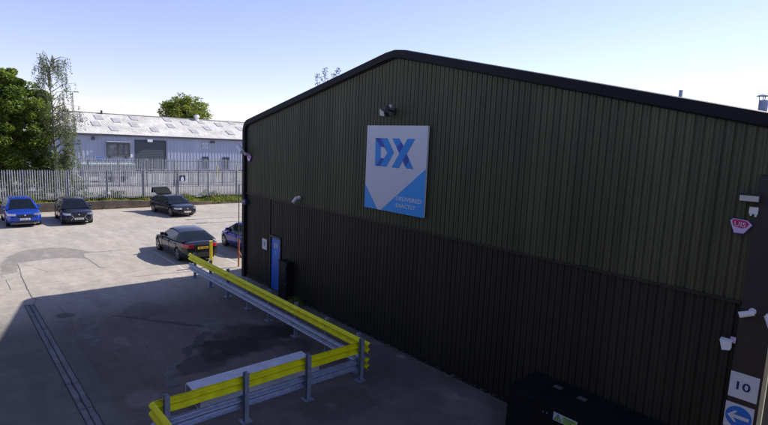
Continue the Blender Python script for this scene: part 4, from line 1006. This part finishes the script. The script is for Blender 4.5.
    # wheels
    for ax in (fx, rx):
        for s in (-1, 1):
            wt_ = MB(); yo, yi = s*(Wd-.025), s*(Wd-.24); wt_.tube((ax, yi, r), (ax, yo, r), r, r, 28)
            tw_ = wt_.build('wheel', 'tyre', t, smooth=40, bevel=.015)
            rm = MB(); rm.tube((ax, yo-s*.03, r), (ax, yo+s*.004, r), r*.68, r*.70, 24); 
            rb = rm.build('rim', 'blk', tw_, smooth=40)
            sp = MB()
            for k in range(5):
                a = k*2*math.pi/5+.3; cs, sn = math.cos(a), math.sin(a); px_, pz_ = -sn, cs
                y_ = yo+s*.005
                sp.prism([(ax+cs*.03+px_*.028, y_, r+sn*.03+pz_*.028), (ax+cs*r*.68+px_*.045, y_, r+sn*r*.68+pz_*.045), (ax+cs*r*.68-px_*.045, y_, r+sn*r*.68-pz_*.045), (ax+cs*.03-px_*.028, y_, r+sn*.03-pz_*.028)], (0, s*.012, 0))
            sp.tube((ax, yo+s*.004, r), (ax, yo+s*.022, r), .05, .045, 12)
            for k in range(24):
                a0, a1 = k*math.pi/12, (k+1)*math.pi/12
                sp.prism([(ax+math.cos(a0)*r*.66, yo+s*.0045, r+math.sin(a0)*r*.66), (ax+math.cos(a1)*r*.66, yo+s*.0045, r+math.sin(a1)*r*.66), (ax+math.cos(a1)*r*.72, yo+s*.0045, r+math.sin(a1)*r*.72), (ax+math.cos(a0)*r*.72, yo+s*.0045, r+math.sin(a0)*r*.72)], (0, s*.012, 0))
            sp.build('spokes', 'rim', rb)
    ht = lerp_table(S['top'], Lh-.1)[0]
    def front_quad(name, y0, y1, z0, z1, m, push=.0, par=t, end=1, slim=0.):
        """panel hugging the rounded nose (end=1) or tail (end=-1)"""
        mb = MB(); N_ = 8; vv = []
        for k in range(N_+1):
            y = y0+(y1-y0)*k/N_; e_ = abs(y)/Wd; q_ = min(1, max(0, (e_-.45)/.35)); dd = .05*q_*q_+(.75*(1-(max(0, 1-e_)/.24)**.4545) if e_ > .76 else 0); x = end*(Lh+.004+push-dd)
            zz0, zz1 = z0+slim*abs(k/N_), z1
            vv += [(x, y, zz0), (x-end*.0, y, zz1), (x-end*.05, y, zz1), (x-end*.05, y, zz0)]
        for k in range(N_):
            o_ = 4*k; mb.f += [(o_, o_+1, o_+5, o_+4), (o_+1, o_+2, o_+6, o_+5), (o_+3, o_, o_+4, o_+7)]
        mb.f += [(0, 3, 2, 1), (4*N_, 4*N_+1, 4*N_+2, 4*N_+3)]; mb.v = vv
        return mb.build(name, m, par, smooth=30)
    g = S['face']
    for s in (-1, 1):
        front_quad('headlight', s*Wd*.50, s*Wd*.93, g['hl'][0], g['hl'][1], 'lens' if s == S.get('bright', 1) or S.get('bright', 1) == 0 else 'pane', .012)  # one lens paler than its pair: a glint put into the colour
        front_quad('taillight', s*Wd*.50, s*Wd*.95, g['tl'][0], g['tl'][1], 'red', .014, end=-1)
        front_quad('fog_light', s*Wd*.62, s*Wd*.84, .36, .43, 'blk', .012)
    front_quad('grille', -Wd*.44, Wd*.44, g['gr'][0], g['gr'][1], 'blk', .010)
    front_quad('lower_grille', -Wd*.60, Wd*.60, .30, .40, 'blk', .008)
    front_quad('bumper_trim', -Wd*.80, Wd*.80, .235, .275, g.get('lipm', 'blk'), .014)
    if g.get('spindle'):
        for s in (-1, 1):
            mb = MB(); xx = Lh+.02; mb.path([Vector((xx-.0, s*.42, .66)), Vector((xx, s*.30, .52)), Vector((xx-.01, s*.46, .34)), Vector((xx-.06, s*.62, .29))], [.012, .012, .014, .014], 6); mb.build('grille_trim', 'chrome', t)
    def plate(end, z, m):
        x = end*(Lh+.016); o_ = MB().box((x, -.26, z-.056), (x+end*.012, .26, z+.056)).build('number_plate', m, t)
        for k in range(7):
            if k == 4: continue
            y = -.205+k*.06; MB().box((x+end*.0125, y, z-.03), (x+end*.0135, y+.032, z+.03)).build('character', 'blk', o_)
    plate(1, g.get('pz', .44), 'platew'); plate(-1, g.get('rpz', .62), 'platey')
    MB().tube((Lh+.012, 0, g['gr'][1]-.03), (Lh+.022, 0, g['gr'][1]-.03), .045, .045, 12).build('badge', 'chrome', t)
    for s in (-1, 1):
        mx_, mz_ = S['mir']; wm = Wd*.93
        MB().prism([(mx_-.06, s*(wm-.02), mz_-.02), (mx_+.12, s*(wm), mz_-.02), (mx_+.08, s*(wm+.14), mz_-.02), (mx_-.03, s*(wm+.16), mz_-.02)], (0, 0, .14)).build('mirror', paint, t, bevel=.02)
        for hx in S['handles']: MB().box((hx-.09, s*(Wd*.998), S['belt']-.14), (hx+.09, s*(Wd*.998+.025), S['belt']-.115)).build('door_handle', paint, t, bevel=.005)
        for hx in S['gaps']: MB().box((hx-.004, s*(Wd*.9), .34), (hx+.004, s*(Wd*1.0015), S['belt']-.1)).build('door_gap', 'blk', t)
    MB().box((fx+.1, -Wd+.15, .15), (rx-.1, Wd-.15, .24)).build('underbody', 'blk', t)
    return t, paint
def paintmat(name, c, met=.5): return mat(name, c, .25, met, var=.06, scale=1.2, coat=.6, spec=.35)
P_blue = paintmat('bright blue metallic', (.008, .055, .42), .35); P_navy = paintmat('very dark navy', (.012, .012, .035), .3); P_black = paintmat('black blue', (.008, .011, .022), .3)
P_bk2 = paintmat('saloon black', (.010, .011, .018), .2); P_violet = paintmat('violet blue', (.045, .04, .33), .4)
suv = dict(L=4.45, W=1.84, H=1.63, r=.345, axf=1.33, axr=-1.34, belt=1.06, bright=-1,
    top=[(-2.23, .95), (-2.0, 1.05), (-1.0, 1.08), (.6, 1.05), (1.0, 1.03), (1.6, .98), (2.0, .90), (2.23, .82)],
    green=[(-2.12, 1.05, 'pillar', 'rear_window'), (-1.75, 1.50, 'pillar', 'roof'), (-1.45, 1.59, 'window', 'roof'), (-.45, 1.63, 'window', 'roof'), (.05, 1.62, 'window', 'roof'), (.42, 1.56, 'window', 'windscreen'), (1.12, 1.02, 'none', 'none')],
    mir=(.72, 1.08), handles=(-.1, -1.05), gaps=(.75, -.28, -1.25),
    face=dict(hl=(.74, .86), tl=(.80, .98), gr=(.62, .80), lipm='pane', pz=.52))
cro = dict(L=4.35, W=1.80, H=1.54, r=.34, axf=1.30, axr=-1.32, belt=1.0, bright=-1,
    top=[(-2.18, .92), (-1.9, 1.0), (-.8, 1.02), (.6, 1.0), (1.0, .97), (1.6, .92), (2.0, .84), (2.18, .76)],
    green=[(-2.05, 1.0, 'pillar', 'rear_window'), (-1.62, 1.40, 'pillar', 'roof'), (-1.3, 1.49, 'window', 'roof'), (-.4, 1.54, 'window', 'roof'), (.1, 1.53, 'window', 'roof'), (.42, 1.47, 'window', 'windscreen'), (1.15, .98, 'none', 'none')],
    mir=(.75, 1.03), handles=(-.1, -1.0), gaps=(.78, -.26, -1.2),
    face=dict(hl=(.66, .78), tl=(.75, .92), gr=(.50, .72), spindle=True, pz=.42))
hat = dict(L=4.55, W=1.80, H=1.43, r=.335, axf=1.38, axr=-1.33, belt=.95, bright=-1,
    top=[(-2.28, .88), (-2.0, .96), (-.8, .97), (.6, .94), (1.0, .92), (1.7, .85), (2.05, .78), (2.28, .68)],
    green=[(-2.1, .95, 'pillar', 'rear_window'), (-1.5, 1.30, 'pillar', 'roof'), (-1.2, 1.38, 'window', 'roof'), (-.4, 1.43, 'window', 'roof'), (.05, 1.42, 'window', 'roof'), (.35, 1.37, 'window', 'windscreen'), (1.15, .92, 'none', 'none')],
    mir=(.70, .97), handles=(-.15, -1.05), gaps=(.75, -.3, -1.2),
    face=dict(hl=(.60, .71), tl=(.72, .86), gr=(.50, .66), pz=.40))
sal = dict(L=4.62, W=1.81, H=1.43, r=.33, axf=1.48, axr=-1.34, belt=.95, bright=0, chrome=True,
    top=[(-2.31, .92), (-2.1, 1.01), (-1.6, 1.02), (-.8, .97), (.6, .94), (1.0, .92), (1.7, .85), (2.1, .76), (2.31, .66)],
    green=[(-1.85, 1.02, 'pillar', 'rear_window'), (-1.45, 1.19, 'pillar', 'rear_window'), (-1.05, 1.34, 'window', 'roof'), (-.5, 1.42, 'window', 'roof'), (.0, 1.43, 'window', 'roof'), (.3, 1.38, 'window', 'windscreen'), (1.12, .92, 'none', 'none')],
    mir=(.72, .97), handles=(-.05, -.95), gaps=(.78, -.2, -1.15),
    face=dict(hl=(.58, .70), tl=(.76, .92), gr=(.46, .64), pz=.36, rpz=.74))
sml = dict(L=4.05, W=1.72, H=1.52, r=.32, axf=1.28, axr=-1.25, belt=.98, bright=0,
    top=[(-2.03, .88), (-1.85, .97), (-.8, .99), (.6, .97), (1.0, .94), (1.5, .86), (1.85, .76), (2.03, .66)],
    green=[(-1.92, .97, 'pillar', 'rear_window'), (-1.6, 1.36, 'pillar', 'roof'), (-1.3, 1.46, 'window', 'roof'), (-.4, 1.52, 'window', 'roof'), (.1, 1.50, 'window', 'roof'), (.4, 1.43, 'window', 'windscreen'), (1.28, .95, 'none', 'none')],
    mir=(.80, 1.0), handles=(-.1, -.95), gaps=(.85, -.25, -1.1),
    face=dict(hl=(.60, .74), tl=(.80, 1.0), gr=(.48, .60), pz=.38, rpz=.55))
car('bright blue parked crossover car facing out beside the fence at far left', (-19.2, -6.02, 0), 0, suv, P_blue)
car('very dark navy parked crossover car next to the bright blue one', (-18.75, -3.15, 0), -.03, cro, P_navy)
c3, pp = car('black parked hatchback with its tailgate raised', (-19.35, 3.6, 0), .14, hat, P_black)
lid = MB(); 0 and lid.prism([(-1.55, -.62, 1.40), (-1.55, .62, 1.40), (-2.25, .56, 1.92), (-2.55, .50, 1.95), (-2.55, -.50, 1.95), (-2.25, -.56, 1.92)][:6], (.03, 0, .05))
lo = MB(); lo.prism([(-1.30, -.62, 1.37), (-1.30, .62, 1.37), (-1.80, .60, 1.74), (-1.80, -.60, 1.74)], (.03, 0, .05)); lo.prism([(-1.803, -.60, 1.74), (-1.803, .60, 1.74), (-2.12, .58, 1.80), (-2.12, -.58, 1.80)], (.0, 0, .06)); lo.prism([(-2.123, -.58, 1.80), (-2.123, .58, 1.80), (-2.28, .56, 1.42), (-2.28, -.56, 1.42)], (.05, 0, .03))
tg = lo.build('tailgate', mat('matt black tailgate', (.006, .007, .010), .6, spec=.15), c3); MB().prism([(-1.36, -.50, 1.408), (-1.36, .50, 1.408), (-1.75, .48, 1.697), (-1.75, -.48, 1.697)], (-.006, 0, -.006)).build('tailgate_window', 'glass', tg)
for s in (-1, 1): MB().tube((-1.75, s*.58, 1.1), (-1.9, s*.56, 1.76), .012, .012, 6).build('strut', 'chrome', c3)
car('black parked saloon seen from behind with red tail lights', (-5.45, -.58, 0), math.pi, sal, P_bk2)
car('violet blue parked hatchback half hidden behind the corner of the building', (-5.0, 2.72, 0), math.pi, sml, P_violet)
